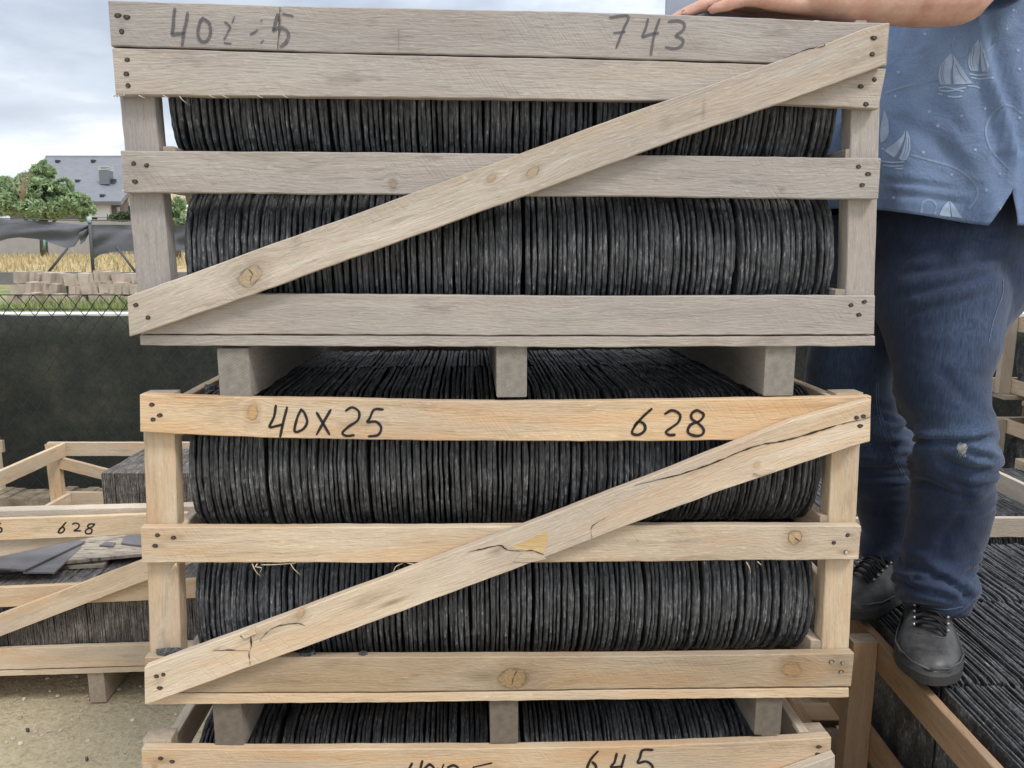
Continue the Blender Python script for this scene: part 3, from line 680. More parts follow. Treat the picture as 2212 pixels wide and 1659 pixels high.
chip(785, 1416, .018, .006, 'tiny slate chip on the lower ledge above the big cracked knot side')
def gchip(u, v, r, label):
    d = ray(u, v); P = Vector((0, 0, CAMH))+d*(-CAMH/d.z); mb = MB(); n = 6
    pr = [(P.x+math.cos(q*2*math.pi/n)*r*random.uniform(.6, 1.1), P.y+math.sin(q*2*math.pi/n)*r*random.uniform(.5, .9)) for q in range(n)]
    mb.add([(a, b, -.004) for a, b in pr]+[(a, b, .008) for a, b in pr], [tuple(range(n-1, -1, -1)), tuple(range(n, 2*n))]+[(q, (q+1) % n, (q+1) % n+n, q+n) for q in range(n)])
    tag(mb.build('slate_chip', SLATE), label, 'slate chip', 'slate chips on the ground')
gchip(60, 1578, .007, 'dark slate chip on the ground nearest the left edge of the picture')
gchip(188, 1640, .006, 'tiny dark slate chip on the ground at the bottom left')
chip(455, 838, .028, .012, 'small shiny slate chip on the slates beside the left runner', c=.12)

# ================================================================== OTHER CRATES
def crate(x, y, z0, yaw, Wd, Dp, H, label, mats=('warm', 'warm', 'warm'), group=None, brace=True, run=.10, front=None, sbrace=False, midpost=None, rh=.07, back=True, front_=True):
    F = Frame(x, y, yaw); a, b, c = (W[m] for m in mats)
    root = empty('slate_crate', (x, y, z0), yaw, label, 'crate', group)
    fz = run+.022
    for px_ in (0, Wd-.06):
        for py in (.0205, Dp-.056): plank('post', px_, px_+.06, py, py+.036, fz, H-.003, b, root, axis='z')
    if midpost: plank('post', 0, .06, midpost, midpost+.045, fz, H-.003, b, root, axis='z')
    levels = [H-rh, (H+fz)/2-.045, fz+.002]
    for z in levels:
        if front_ or z < .3: plank('rail', -.008, Wd+.008, 0, .0195, z, z+rh, a, root, jit=.003)
        if back: plank('back_rail', -.008, Wd+.008, Dp-.0195, Dp, z, z+rh, a, root, jit=.003)
        plank('side_rail', -.0215+.083, .083, .022, Dp-.022, z, z+rh-.003, c, root, axis='y')
        plank('side_rail', Wd-.083, Wd-.083+.0205, .022, Dp-.022, z, z+rh-.003, c, root, axis='y')
    if brace:
        board('brace', [(-.01, fz+.085), (Wd+.01, H-.0)], [(-.01, fz+.0), (Wd+.01, H-.085)], -.0205, .019, a, root)
    for k in range(max(3, int(Dp/.16))):
        yy = .003+k*(Dp-.106)/(max(3, int(Dp/.16))-1)
        plank('floor_board', .004, Wd-.004, yy, yy+.10, run+.001, fz-.001, c, root)
    for xx in (Wd*.12, Wd*.5-.03, Wd*.88-.06):
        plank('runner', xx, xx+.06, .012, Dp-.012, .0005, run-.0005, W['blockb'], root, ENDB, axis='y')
    return F, root
# left crate in front with 628
Lf = Frame(-1.95, 2.50, R(4.0))
def LX(u, v, c): return Lf.px(u, v, c)
LZ = [LX(100, 1119, 0)[1], LX(100, 1164, 0)[1], LX(100, 1267, 0)[1], LX(100, 1309, 0)[1], LX(100, 1399, 0)[1], LX(100, 1445, 0)[1], LX(100, 1458, 0)[1]]
Lroot = empty('slate_crate', (Lf.o.x, Lf.o.y, 0), Lf.yaw, 'pale crate on the ground at left, its front board marked 628, broken slates inside', 'crate', 'crates standing around the stack')
xR = LX(500, 1150, 0)[0]; xL = xR-1.32
def lb(name, tl, tr, bl, br, c=0, th=.0195, mat='warm', par=None):
    def E(p, q, X):
        (x0, z0), (x1, z1) = LX(*p, c), LX(*q, c); return z0+(z1-z0)*(X-x0)/(x1-x0)
    return board(name, [(xL, E(tl, tr, xL)), (xR, E(tl, tr, xR))], [(xL, E(bl, br, xL)), (xR, E(bl, br, xR))], c, th, W[mat], par or Lroot)
r0 = lb('rail', (0, 1122), (316, 1111), (0, 1168), (316, 1154))
writing(Lf, 0, [[(578, 785), (530, 840), (508, 875), (540, 878), (562, 850), (545, 830), (512, 852)], [(628, 805), (660, 795), (690, 810), (680, 840), (645, 862), (707, 862)],
        [(828, 802), (780, 805), (765, 828), (800, 850), (790, 885), (750, 885), (750, 855), (800, 830), (828, 802)], ], 0, 3.4*1.9, INK, r0, lambda x, y: (x*.248, 932.6+y*.248))
writing(Lf, 0, [[(10, 800), (-30, 795), (-35, 830), (10, 838), (12, 868), (-30, 880)]], 0, 3.4*1.9, INK, r0, lambda x, y: (x*.248, 932.6+y*.248), 'handwritten_digit')
lb('rail', (0, 1270), (320, 1256), (0, 1312), (320, 1297), mat='orange')
lb('rail', (0, 1402), (324, 1391), (0, 1447), (285, 1439))
lb('base_board', (0, 1449), (285, 1441), (0, 1461), (285, 1452), .002, .10)
lb('back_rail', (0, 1104), (316, 1096), (0, 1124), (316, 1116), .055, .05, 'pale')
board('brace', [LX(-250, 1421, -.021), LX(0, 1327, -.021), LX(305, 1211, -.021), LX(480, 1145, -.021)], [LX(-250, 1467, -.021), LX(0, 1375, -.021), LX(321, 1252, -.021), LX(480, 1190, -.021)], -.021, .019, wood('knotty_brace_wood', knots=[], **WARM), Lroot)
board('inner_brace', [LX(-60, 1182, .022), LX(190, 1132, .022)], [LX(-60, 1215, .022), LX(215, 1157, .022)], .022, .018, W['pale'], Lroot)
for px_ in (xL+.02, xR-.08):
    for py in (.0205, .395): plank('post', px_, px_+.06, py, py+.036, .12, (LZ[0] if py < .1 else LZ[2])-.003, W['warm'], Lroot, axis='z')
for z0_, z1_ in ((LZ[1], LZ[0]-.004), (LZ[3], LZ[2]-.004), (LZ[5]+.002, LZ[4])):
    plank('side_rail', xL+.082, xL+.102, .022, .43, z0_, z1_, W['warm'], Lroot, axis='y'); plank('side_rail', xR-.102, xR-.082, .022, .43, z0_, z1_, W['warm'], Lroot, axis='y')
    if z1_ < .6: plank('back_rail', xL, xR, .432, .450, z0_, z1_, W['warm'], Lroot)
for k in range(3): plank('floor_board', xL+.01, xR-.01, .106+k*.11, .206+k*.11, LZ[6]-.0, LZ[6]+.018, W['warm'], Lroot)
for u in (205, -190, 520):
    xx = LX(u, 1480, 0)[0]; plank('runner', xx-.028, xx+.028, .012, .44, 0, LZ[6]-.002, W['pale'], Lroot, axis='y')
slate_row_bulk(Lf, xL+.11, xR-.11, .03, LZ[5]+.02, .27, 31, square=True, B=BULKB)
# things lying in it (left crate)
def slab(name, F, pts, z, th, mat, label, cat, tilt=(0, 0), group=None):
    mb = MB(); n = len(pts); P = [F.w(x_, y_, z+x_*tilt[0]+y_*tilt[1]) for x_, y_ in pts]
    vs = [tuple(p) for p in P]+[tuple(p+Vector((0, 0, th))) for p in P]
    mb.add(vs, [tuple(range(n-1, -1, -1)), tuple(range(n, 2*n))]+[(q, (q+1) % n, (q+1) % n+n, q+n) for q in range(n)], [(p.x, p.y) for p in P]*2)
    return tag(mb.build(name, mat), label, cat, group)
def Lw(u, v, z):      # local x,y in the left crate frame where the pixel ray meets height z
    d = ray(u, v); t = (z-CAMH)/d.z; P = Vector((0, 0, CAMH))+d*t-Lf.o; return P.dot(Lf.ex), P.dot(Lf.ey)
zt = .455
CRK = NT('cracked_old_wood'); _g = CRK.N('ShaderNodeNewGeometry'); _s = CRK.N('ShaderNodeSeparateXYZ'); CRK.l.new(_g.outputs['Position'], _s.inputs[0])
_v = CRK.xyz(CRK.m('MULTIPLY', _s.outputs[0], 11), CRK.m('MULTIPLY', _s.outputs[1], 75)); _n = CRK.noise(_v, 1, 5, .65); _b = CRK.noise(_g.outputs['Position'], 30, 4)
_c = CRK.ramp(_n, [(.40, (.03, .025, .02)), (.45, (.30, .25, .19)), (.6, (.44, .38, .30)), (.75, (.52, .47, .40))]); _c = CRK.mix(.25, _c, CRK.ramp(_b, [(.3, (.25, .22, .2)), (.7, (.5, .46, .4))]))
CRK.bump(_n, .8, .01); CRACKED = CRK.done(_c, .9)
slab('broken_plank', Lf, [Lw(110, 1222, zt), Lw(330, 1200, zt), Lw(420, 1168, zt), Lw(330, 1152, zt), Lw(196, 1156, zt)], zt, .012, CRACKED, 'cracked beige broken plank lying inside the left crate under its 628 board', 'plank')
slab('broken_plank', Lf, [Lw(-20, 1238, zt-.02), Lw(225, 1226, zt-.02), Lw(236, 1214, zt-.02), Lw(60, 1216, zt-.02)], zt-.02, .012, CRACKED, 'narrow split plank behind the second board of the left crate', 'plank')
slab('slate_sheet', Lf, [Lw(-60, 1225, zt+.02), Lw(54, 1233, zt+.02), Lw(185, 1170, zt+.02), Lw(60, 1160, zt+.02), Lw(-60, 1190, zt+.02)], zt+.018, .006, SLATEG, 'large smooth grey slate sheet lying loose in the left crate', 'slate sheet', group='loose sheets in the left crate')
slab('slate_sheet', Lf, [Lw(50, 1238, zt+.01), Lw(118, 1238, zt+.01), Lw(178, 1182, zt+.01), Lw(150, 1176, zt+.01)], zt+.008, .006, SLATEG, 'darker slate sheet sticking out under the large grey sheet in the left crate', 'slate sheet', group='loose sheets in the left crate')
slab('slate_sheet', Lf, [Lw(262, 1176, zt+.014), Lw(330, 1184, zt+.014), Lw(335, 1150, zt+.014), Lw(270, 1160, zt+.014)], zt+.014, .006, SLATEG, 'broken grey slate piece on the cracked plank beside the stack', 'slate sheet', group='loose sheets in the left crate')
slab('slate_sheet', Lf, [Lw(215, 1180, zt+.014), Lw(245, 1182, zt+.014), Lw(250, 1174, zt+.014), Lw(228, 1172, zt+.014)], zt+.014, .005, SLATEG, 'small grey slate flake on the cracked plank in the left crate', 'slate sheet', group='loose sheets in the left crate')

# crate M behind it, nearly empty
MF, Mroot = crate(-2.27, 3.00, 0, R(0), 1.42, .68, .685, 'nearly empty open crate behind the left 628 crate, a block of slates at its right', ('warm', 'orange', 'warm'), 'crates standing around the stack', front_=False, brace=False)
board('brace', [(.06, .62), (.50, .50)], [(.06, .56), (.50, .44)], .625, .019, W['orange'], Mroot)
slate_row_bulk(MF, .50, 1.25, .19, .13, .275, 33, square=True, B=BULKB); slate_row_bulk(MF, .50, 1.25, .19, .405, .268, 34, square=True, B=BULKB)
mb = MB()
for i in range(46):
    xx = -3.6+i*.06; zz = .235+.02*noise.noise(Vector((xx*5, 0, 2))); mb.box(xx, xx+.0597, 4.02+.01*noise.noise(Vector((xx*9, 1, 0))), 4.2, 0, zz+.04+.012*random.random())
tag(mb.build('rubble_ledge', simple('crumbling_ledge', (.20, .165, .12), .9, 14, .5, 0, .5)), 'low crumbling beige ledge at the foot of the black fence', 'ledge')
# a crate further left
crate(-4.15, 3.43, 0, R(-1), 1.27, .8, .95, 'tall pale crate by the dark fence at the far left edge', ('pale', 'pale', 'pale'), 'crates standing around the stack')
# right crates
RF, Rroot = crate(.82, .80, 0, R(-.6), 1.27, 1.56, .680, 'long brown crate full of slates that the man stands on', ('brown', 'brown', 'brown'), 'crates standing around the stack', midpost=.93, rh=.078, back=False)
for r_ in [o for o in Rroot.children if o.name.startswith('side_rail')]: pass
for k, (yy, sd_) in enumerate(((.02, 41), (.325, 42), (.73, 43), (1.135, 44))):
    slate_row_bulk(RF, .100, 1.17, yy, .40, .30, sd_, simple_=True)
# dark board of the first slate's flat side is the slate itself; lower layer
slate_row_bulk(RF, .12, 1.17, .325, .125, .262, 45); slate_row_bulk(RF, .12, 1.17, .73, .125, .262, 46)
R2F, R2root = crate(1.02, 2.53, 0, R(0), 1.30, .8, .705, 'crate behind the man at knee height with pale top rail and slates', ('pale', 'warm', 'warm'), 'crates standing around the stack', back=False)
slate_row_bulk(R2F, .1, 1.2, .03, .40, .275, 47); slate_row_bulk(R2F, .1, 1.2, .43, .40, .275, 48, True)
UF, Uroot = crate(2.37, 2.96, 0, R(0), 1.30, .78, .795, 'lower crate of the far right stack behind the man', ('warm', 'pale', 'warm'), 'crates standing around the stack')
slate_row_bulk(UF, .1, 1.2, .03, .14, .30, 49, B=BULK); slate_row_bulk(UF, .1, 1.2, .03, .45, .29, 50)
TF, Troot = crate(2.37, 2.96, .80, R(0), 1.30, .78, .82, 'upper crate of the far right stack behind the man', ('warm', 'pale', 'warm'), 'crates standing around the stack')
slate_row_bulk(TF, .1, 1.2, .03, .94, .29, 51); slate_row_bulk(TF, .1, 1.2, .03, 1.24, .29, 52)
for F_, z_, sd_ in ((UF, .14, 53), (UF, .45, 54), (TF, .94, 55), (TF, 1.24, 56)): slate_row_bulk(F_, .1, 1.2, .37, z_, .29, sd_, True)
# loose rail board propped from the far stack towards the camera
RS, Rr_ = None, None
plk = empty('loose_board', (1.875, 1.95, .705), 0, 'pale nailed board on edge running back over the slates at the right edge', 'board')
board('plank', [(0, .072), (1.0, .072)], [(0, 0), (1.0, 0)], 0, .02, W['pale'], plk, M=Matrix(((0, -1, 0, 0), (1, 0, 0, 0), (0, 0, 1, 0), (0, 0, 0, 1))))

def bulk_obj(B, name, mat, label):
    me = bpy.data.meshes.new(name); me.from_pydata(B['v'], [], B['f']); me.materials.append(mat); me.update()
    o = bpy.data.objects.new(name, me); COL.objects.link(o); return tag(o, label, 'slate tiles', None, 'stuff')
nb = len(BULK['f'])
B2 = {'v': BULK['v']+BULKB['v'], 'f': BULK['f']+[tuple(i+len(BULK['v']) for i in f) for f in BULKB['f']]}
ob = bulk_obj(B2, 'slate_tiles', SLATE, 'rows of dark slate tiles packed on edge in all the other crates')
ob.data.materials.append(SLATEB)
mi = np.zeros(len(B2['f']), dtype=np.int32); mi[nb:] = 1; ob.data.polygons.foreach_set('material_index', mi); ob.data.update()

# grey sheet standing on the top crate behind the hand
gx0, gz0 = S.px(1438, 60, .10); gx1 = S.px(1700, 30, .10)[0]
mbs = MB(); mbs.box(gx0, gx1, .10, .108, 1.985, 2.12); mbs.v = [tuple(S.w(*p)) for p in mbs.v]
tag(mbs.build('grey_folder', simple('blue_grey_board', (.30, .34, .40), .5, 20, .06)), 'flat blue grey folder standing on the top crate behind the hand', 'folder')

# ================================================================== GROUND AND FAR SETTING
GM = NT('crushed_stone_ground'); _g = GM.N('ShaderNodeNewGeometry'); _p = _g.outputs['Position']
_a = GM.noise(_p, 55, 6, .7); _b = GM.noise(_p, 2.2, 4, .6); _vv = GM.N('ShaderNodeTexVoronoi'); _vv.inputs['Scale'].default_value = 48; GM.l.new(_p, _vv.inputs['Vector'])
_c = GM.ramp(_a, [(.3, (.36, .285, .175)), (.48, (.54, .455, .30)), (.62, (.63, .54, .375)), (.78, (.74, .68, .53))])
_c = GM.mix(GM.m('MULTIPLY', GM.ramp(_b, [(.42, 0), (.62, 1)]), .35), _c, (.38, .335, .225)); _c = GM.mix(GM.m('MULTIPLY', GM.ramp(_vv.outputs['Distance'], [(.0, .5), (.35, 0)]), .5), _c, (.55, .5, .4))
GM.bump(_a, .9, .02); GM.done(_c, .95)
def grid(name, xs, ys, zf, mat):
    V = [(x, y, zf(x, y)) for y in ys for x in xs]; n = len(xs)
    Fc = [(j*n+i, j*n+i+1, (j+1)*n+i+1, (j+1)*n+i) for j in range(len(ys)-1) for i in range(n-1)]
    me = bpy.data.meshes.new(name); me.from_pydata(V, [], Fc); me.polygons.foreach_set('use_smooth', [True]*len(Fc)); me.materials.append(mat); me.update()
    o = bpy.data.objects.new(name, me); COL.objects.link(o); return o
def nz(x, y, s, k=0): return noise.noise(Vector((x*s, y*s, k)))
struct(grid('ground', [-7+i*.14 for i in range(101)], [-6+i*.14 for i in range(78)], lambda x, y: -.006+.005*nz(x, y, 2)+.003*nz(x, y, 9), GM.mat))
mb = MB(); rnd = random.Random(5)
for i in range(1500):
    x, y, r = rnd.uniform(-3.6, -.3), rnd.uniform(.9, 2.9), rnd.choice((.003, .004, .005, .007, .010))
    q = [Vector((rnd.uniform(.6, 1)*math.cos(a*math.pi/3)*r, rnd.uniform(.6, 1)*math.sin(a*math.pi/3)*r, 0)) for a in range(6)]
    z = -.004; vs = [(x+p.x, y+p.y, z) for p in q]+[(x+p.x*.7, y+p.y*.7, z+r*rnd.uniform(.4, .8)) for p in q]
    mb.add(vs, [(6, 7, 8, 9, 10, 11)]+[(k, (k+1) % 6, (k+1) % 6+6, k+6) for k in range(6)])
tag(mb.build('gravel', simple('pale_pebbles', (.50, .45, .36), .9, 30, .5)), kind='stuff', label='loose pale pebbles lying on the yard ground', cat='gravel')

FIELD = NT('dry_grass_field'); _p = FIELD.N('ShaderNodeNewGeometry').outputs['Position']; _s = FIELD.N('ShaderNodeSeparateXYZ'); FIELD.l.new(_p, _s.inputs[0])
_a = FIELD.noise(FIELD.xyz(FIELD.m('MULTIPLY', _s.outputs[0], 2.5), FIELD.m('MULTIPLY', _s.outputs[1], .5)), 1, 6, .7); _b = FIELD.noise(_p, .25, 3)
_c = FIELD.ramp(_a, [(.3, (.30, .22, .11)), (.5, (.45, .345, .185)), (.7, (.55, .44, .26))]); _c = FIELD.mix(FIELD.m('MULTIPLY', FIELD.ramp(_b, [(.5, 0), (.68, 1)]), .45), _c, (.20, .22, .09))
_gr = FIELD.ramp(FIELD.noise(_p, 1.5, 4), [(.4, (.12, .17, .06)), (.65, (.30, .27, .14))])
_mm = FIELD.N('ShaderNodeMapRange'); _mm.inputs[1].default_value = 12.6; _mm.inputs[2].default_value = 13.2; FIELD.l.new(_s.outputs[1], _mm.inputs[0])
_c = FIELD.mix(_mm.outputs[0], _gr, _c); FIELD.bump(_a, .6, .1); FIELD.done(_c, .95)
def terr(x, y):
    pr = [(4.86, .0), (4.9, .98), (9, .945), (12.9, 1.0), (13.2, 1.15), (50, 1.40), (200, 1.5), (900, 1.5)]
    z = interp(pr, y); return z+(.02*nz(x, y, .8) if y > 5 else 0)
struct(grid('field', [-420+i*20 for i in range(19)]+[-40+i*2 for i in range(41)]+[60+i*20 for i in range(19)], [4.86, 4.9, 5.5, 6.5, 8, 9, 10.5, 12, 12.9, 13.2, 15, 18, 22, 28, 36, 50, 80, 140, 300, 900], terr, FIELD.mat))

# low white wall just behind the fence
mb = MB(); mb.box(-7, 7, 4.84, 5.0, 0, 1.215)
tag(mb.build('low_white_wall', simple('white_render', (.72, .71, .68), .85, 6, .08)), 'low white wall just behind the black screened fence', 'wall')
# chain-link fence with black shade netting
fence = empty('chain_link_fence', (0, 4.3, 0), 0, 'green chain link fence screened with black netting across the back of the yard', 'fence')
NET = NT('black_shade_netting'); _p = NET.N('ShaderNodeNewGeometry').outputs['Position']; _a = NET.noise(_p, 3.5, 6, .65); _b = NET.noise(_p, 60, 3)
_c = NET.ramp(_a, [(.32, (.022, .024, .021)), (.52, (.036, .037, .031)), (.68, (.060, .058, .044))]); _c = NET.mix(1, _c, NET.ramp(_b, [(.3, .8), (.7, 1.2)]), 'MULTIPLY'); NET.bump(_a, .5, .05); NET.done(_c, .85)
ztop = lambda x: at(1106+x/4.3*1661, 684, 4.38).z - .002*x
xs = [-6.2+i*.1 for i in range(115)]
mb = MB(); rows = []
for y0_, s_ in ((.085, 0), (.095, 1)):
    for x in xs:
        rows.append([(x, y0_+.02*nz(x, k*.2, 1.5), z) for k, z in enumerate([-.0, .3, .6, .9, 1.1, ztop(x)+.006*nz(x, 3, 5)])])
n = len(xs)
vs = [p for r_ in rows for p in r_]; fs = []
for s_ in (0, n):
    for i in range(n-1):
        for k in range(5): fs.append(((s_+i)*6+k, (s_+i+1)*6+k, (s_+i+1)*6+k+1, (s_+i)*6+k+1))
for i in range(n-1): fs.append((i*6+5, (i+1)*6+5, (n+i+1)*6+5, (n+i)*6+5))
mb.add(vs, fs, None, 0, True); mb.build('shade_netting', NET.mat, fence)
WIRE = simple('green_fence_wire', (.028, .042, .035), .6)
mb = MB(); zt = at(1106, 637, 4.3).z; zb_ = .05; w_ = .093; hh = .118
nr = int((zt-zb_)/(hh/2))
for i in range(int(12.4/w_)):
    x0 = -6.2+i*w_; a, b = [], []
    for k in range(nr+1):
        z = zt-k*hh/2; a.append((x0+(w_/2 if k % 2 else 0)-(0), .004*(k % 2), z)); b.append((x0+(-w_/2 if k % 2 else 0), -.004*(k % 2), z))
    mb.tube(a, .0033, 4, cap=False); mb.tube(b, .0033, 4, cap=False)
mb.tube([(-6.2, 0, zt), (6.2, 0, zt)], .003, 4); mb.tube([(-6.2, -.005, zt-.08), (6.2, -.005, zt-.075)], .0025, 4)
mb.build('wire_mesh', WIRE, fence)
for x in (-6.1, -3.95, -1.2, 1.3, 3.8, 6.1):
    mb = MB(); mb.tube([(x, .03, 0), (x, .03, 1.42)], .022, 10); mb.tube([(x, .03, 1.42), (x, .03, 1.43)], [.024, .01], 10); mb.build('fence_post', simple('green_post_paint', (.05, .10, .08), .5), fence)

# weeds
def blades(name, n, xr, yr, h, cols, seed, label, cat):
    rnd = random.Random(seed); V, Fc, mi = [], [], []
    for i in range(n):
        x, y = rnd.uniform(*xr), rnd.uniform(*yr); z = terr(x, y)-.02
        hh_ = h*rnd.uniform(.35, 1)*(.55+.7*abs(nz(x, y, 1.3, seed))*1.6); a = rnd.uniform(0, 6.28); w = rnd.uniform(.006, .018); ln = rnd.uniform(-.5, .5)*hh_
        dx, dy = math.cos(a)*w, math.sin(a)*w; b = len(V)
        V += [(x-dx, y-dy, z), (x+dx, y+dy, z), (x+dx*.7+ln*.5, y+dy*.7, z+hh_*.6), (x-dx*.7+ln*.5, y-dy*.7, z+hh_*.6), (x+ln, y, z+hh_)]
        Fc += [(b, b+1, b+2, b+3), (b+3, b+2, b+4)]; m = rnd.randrange(len(cols)); mi += [m, m]
    me = bpy.data.meshes.new(name); me.from_pydata(V, [], Fc)
    for c in cols: me.materials.append(c)
    me.polygons.foreach_set('material_index', mi); me.update()
    o = bpy.data.objects.new(name, me); COL.objects.link(o); return tag(o, label, cat, None, 'stuff')
def leafm(name, c, tr=.25):
    t = NT(name); g = t.N('ShaderNodeNewGeometry'); z = t.noise(g.outputs['Position'], 3, 3); cc = t.mix(1, c, t.ramp(z, [(.3, .7), (.7, 1.35)]), 'MULTIPLY')
    t.p.inputs['Transmission Weight'].default_value = 0; t.p.inputs['Subsurface Weight'].default_value = 0
    tl = t.N('ShaderNodeBsdfTranslucent'); t.l.new(cc, tl.inputs[0]); mx_ = t.N('ShaderNodeMixShader'); mx_.inputs[0].default_value = tr
    t.l.new(t.p.outputs[0], mx_.inputs[1]); t.l.new(tl.outputs[0], mx_.inputs[2]); t.l.new(mx_.outputs[0], t.out.inputs[0]); return t.done(cc, .7)
GRN = [leafm('weed_green', (.13, .20, .06)), leafm('weed_light', (.24, .29, .11)), leafm('weed_dry', (.36, .33, .17))]
blades('weeds', 42000, (-8.5, 3.5), (5.02, 8.3), .24, GRN, 3, 'rough green weeds growing behind the white wall', 'weeds')
blades('dry_grass', 14000, (-26, -7), (13.4, 34), .30, [leafm('straw', (.48, .37, .20)), leafm('straw_light', (.58, .47, .28)), leafm('straw_green', (.28, .27, .13))], 4, 'dry yellow grass standing in the field', 'grass')
# pile of stone blocks
STONE = simple('pale_stone_block', (.43, .365, .30), .9, 5, .22, 0, .4)
rnd = random.Random(9)
ORD = ['first', 'second', 'third', 'fourth', 'fifth', 'sixth', 'seventh', 'eighth', 'ninth', 'tenth', 'eleventh', 'twelfth', 'thirteenth', 'fourteenth', 'fifteenth', 'sixteenth', 'seventeenth', 'eighteenth', 'nineteenth', 'twentieth']+['last']*9
def block_pile():
    rowsp = [(665, 30, 305, 7), (641, 36, 320, 7), (618, 30, 330, 7)]
    for ri, (yb, xa, xb, _) in enumerate(rowsp):
        u = xa; cnt = 0
        while u < xb:
            w = rnd.choice((10, 12, 13, 15, 19, 24)); D = 9+rnd.uniform(-.14, .14)+ri*.12; yb_ = yb-abs(math.sin(u*.021))*7+rnd.uniform(-2, 2)
            ucen = u+w/2; drop = 0
            if ri == 2 and ucen < 46: u += w; continue
            P = at(ucen, yb_, D); h = 25/1661*9*rnd.uniform(.9, 1.05); ww = w/1661*9*.93; dd = .2
            tilt = R(rnd.uniform(-7, 7)-(9 if 60 < ucen < 140 else 0)+(6 if 190 < ucen < 230 else 0))
            mb = MB(); M = Matrix.Translation((P.x, D, P.z)) @ Matrix.Rotation(-tilt, 4, 'Y') @ Matrix.Rotation(R(rnd.uniform(-8, 8)), 4, 'Z')
            mb.box(-ww/2, ww/2, -dd/2, dd/2, 0, h, mat=M)
            place = ['bottom', 'middle', 'upper'][ri]; side = 'left end' if ucen < 120 else ('middle' if ucen < 215 else 'right end')
            cnt += 1; tag(mb.build('stone_block', STONE), 'pale stone block, %s from the left in the %s row of the heap' % (ORD[cnt-1], place), 'stone block', 'heaped stone blocks')
            u += w*.98
    for ti, (u, v, w, h) in enumerate(((60, 594, 22, 20), (112, 596, 14, 22), (128, 596, 14, 22), (143, 596, 13, 22), (160, 594, 22, 22), (180, 592, 24, 22), (206, 594, 32, 20), (225, 596, 16, 20), (247, 602, 30, 10))):
        P = at(u, v, 9.3); mb = MB(); M = Matrix.Translation((P.x, 9.3, P.z-h/1661*9.3)) @ Matrix.Rotation(R(rnd.uniform(-7, 7)), 4, 'Y')
        mb.box(-w/1661*4.5, w/1661*4.5, -.12, .12, 0, h/1661*9.3, mat=M)
        tag(mb.build('stone_block', STONE), 'pale stone block, %s from the left along the ragged top of the heap' % ORD[ti], 'stone block', 'heaped stone blocks')
block_pile()
# grey low wall and the torn shade screen beyond
mb = MB(); z0_ = .8; mb.box(-15, 9, 12.95, 13.1, z0_, at(100, 588, 13).z)
tag(mb.build('grey_field_wall', simple('dark_grey_wall', (.17, .165, .16), .9, 3, .2)), 'low dark grey wall behind the heap of blocks', 'wall')
scr = empty('torn_shade_screen', (0, 13.3, 1), 0, 'torn grey netting sagging from a wire along the dry field', 'netting')
GNET = simple('grey_netting', (.135, .135, .15), .9, 2, .15)
def sheet(top, bot, nm):
    x0, x1 = top[0][0], top[-1][0]; N_ = 40; mb = MB(); vs = []
    for s_ in (0, .02):
        for i in range(N_+1):
            u = x0+(x1-x0)*i/N_; a, b = interp(top, u), interp(bot, u)
            for k in range(9):
                v = a+(b-a)*k/8; P = at(u, v, 13.3); vs.append((P.x, s_+.12*nz(P.x*1.3, k*.3+u*.01, 1.2), P.z-1))
    fs = []
    for s_ in (0, (N_+1)*9):
        for i in range(N_):
            for k in range(8): fs.append((s_+i*9+k, s_+(i+1)*9+k, s_+(i+1)*9+k+1, s_+i*9+k+1))
    mb.add(vs, fs, None, 0, True); return mb.build(nm, GNET, scr)
Z2 = lambda pts: [(x*.248, 301.7+y*.248) for x, y in pts]
sheet(Z2([(-300, 690), (0, 690), (300, 705), (700, 738), (785, 745)]), Z2([(-300, 900), (0, 880), (60, 860), (150, 850), (300, 865), (450, 900), (590, 945), (650, 930), (700, 850), (785, 748)]), 'netting_sheet')
sheet(Z2([(788, 740), (1150, 742), (1900, 750)]), Z2([(770, 1050), (790, 1052), (860, 1000), (1000, 976), (1170, 968), (1900, 960)]), 'netting_sheet')
sheet(Z2([(700, 790), (775, 765)]), Z2([(702, 910), (735, 880), (775, 800)]), 'netting_scrap')
PIPE = simple('dark_metal_pipe', (.10, .10, .105), .6)
def pipe(name, u0, v0, u1, v1, r, par, mat=PIPE, D=13.25):
    a, b = at(u0, v0, D), at(u1, v1, D); mb = MB(); q = Vector(par.location)
    mb.tube([a-q, b-q], r, 7); return mb.build(name, mat, par)
pipe('strut', 146, 536, 103, 590, .022, scr); pipe('strut', 252, 533, 296, 592, .022, scr); pipe('screen_post', 193, 470, 202, 592, .028, scr)
pipe('post_cap', 192.5, 468, 193.5, 482, .04, scr, simple('pale_blue_pipe', (.35, .45, .48), .5)); pipe('thin_stake', 96, 518, 96, 540, .02, scr, simple('green_stake', (.12, .30, .27), .5))
pipe('top_wire', -60, 470, 193, 477, .008, scr); pipe('top_wire', 193, 476, 420, 477, .008, scr)
# far wall, hedge
mb = MB(); a = at(-200, 549, 46); mb.box(-60, -12, 46, 46.3, 1.2, at(0, 533, 46).z)
tag(mb.build('far_stone_wall', simple('far_wall_stone', (.19, .18, .17), .9, 1, .2)), 'grey stone wall at the far edge of the dry field', 'wall')

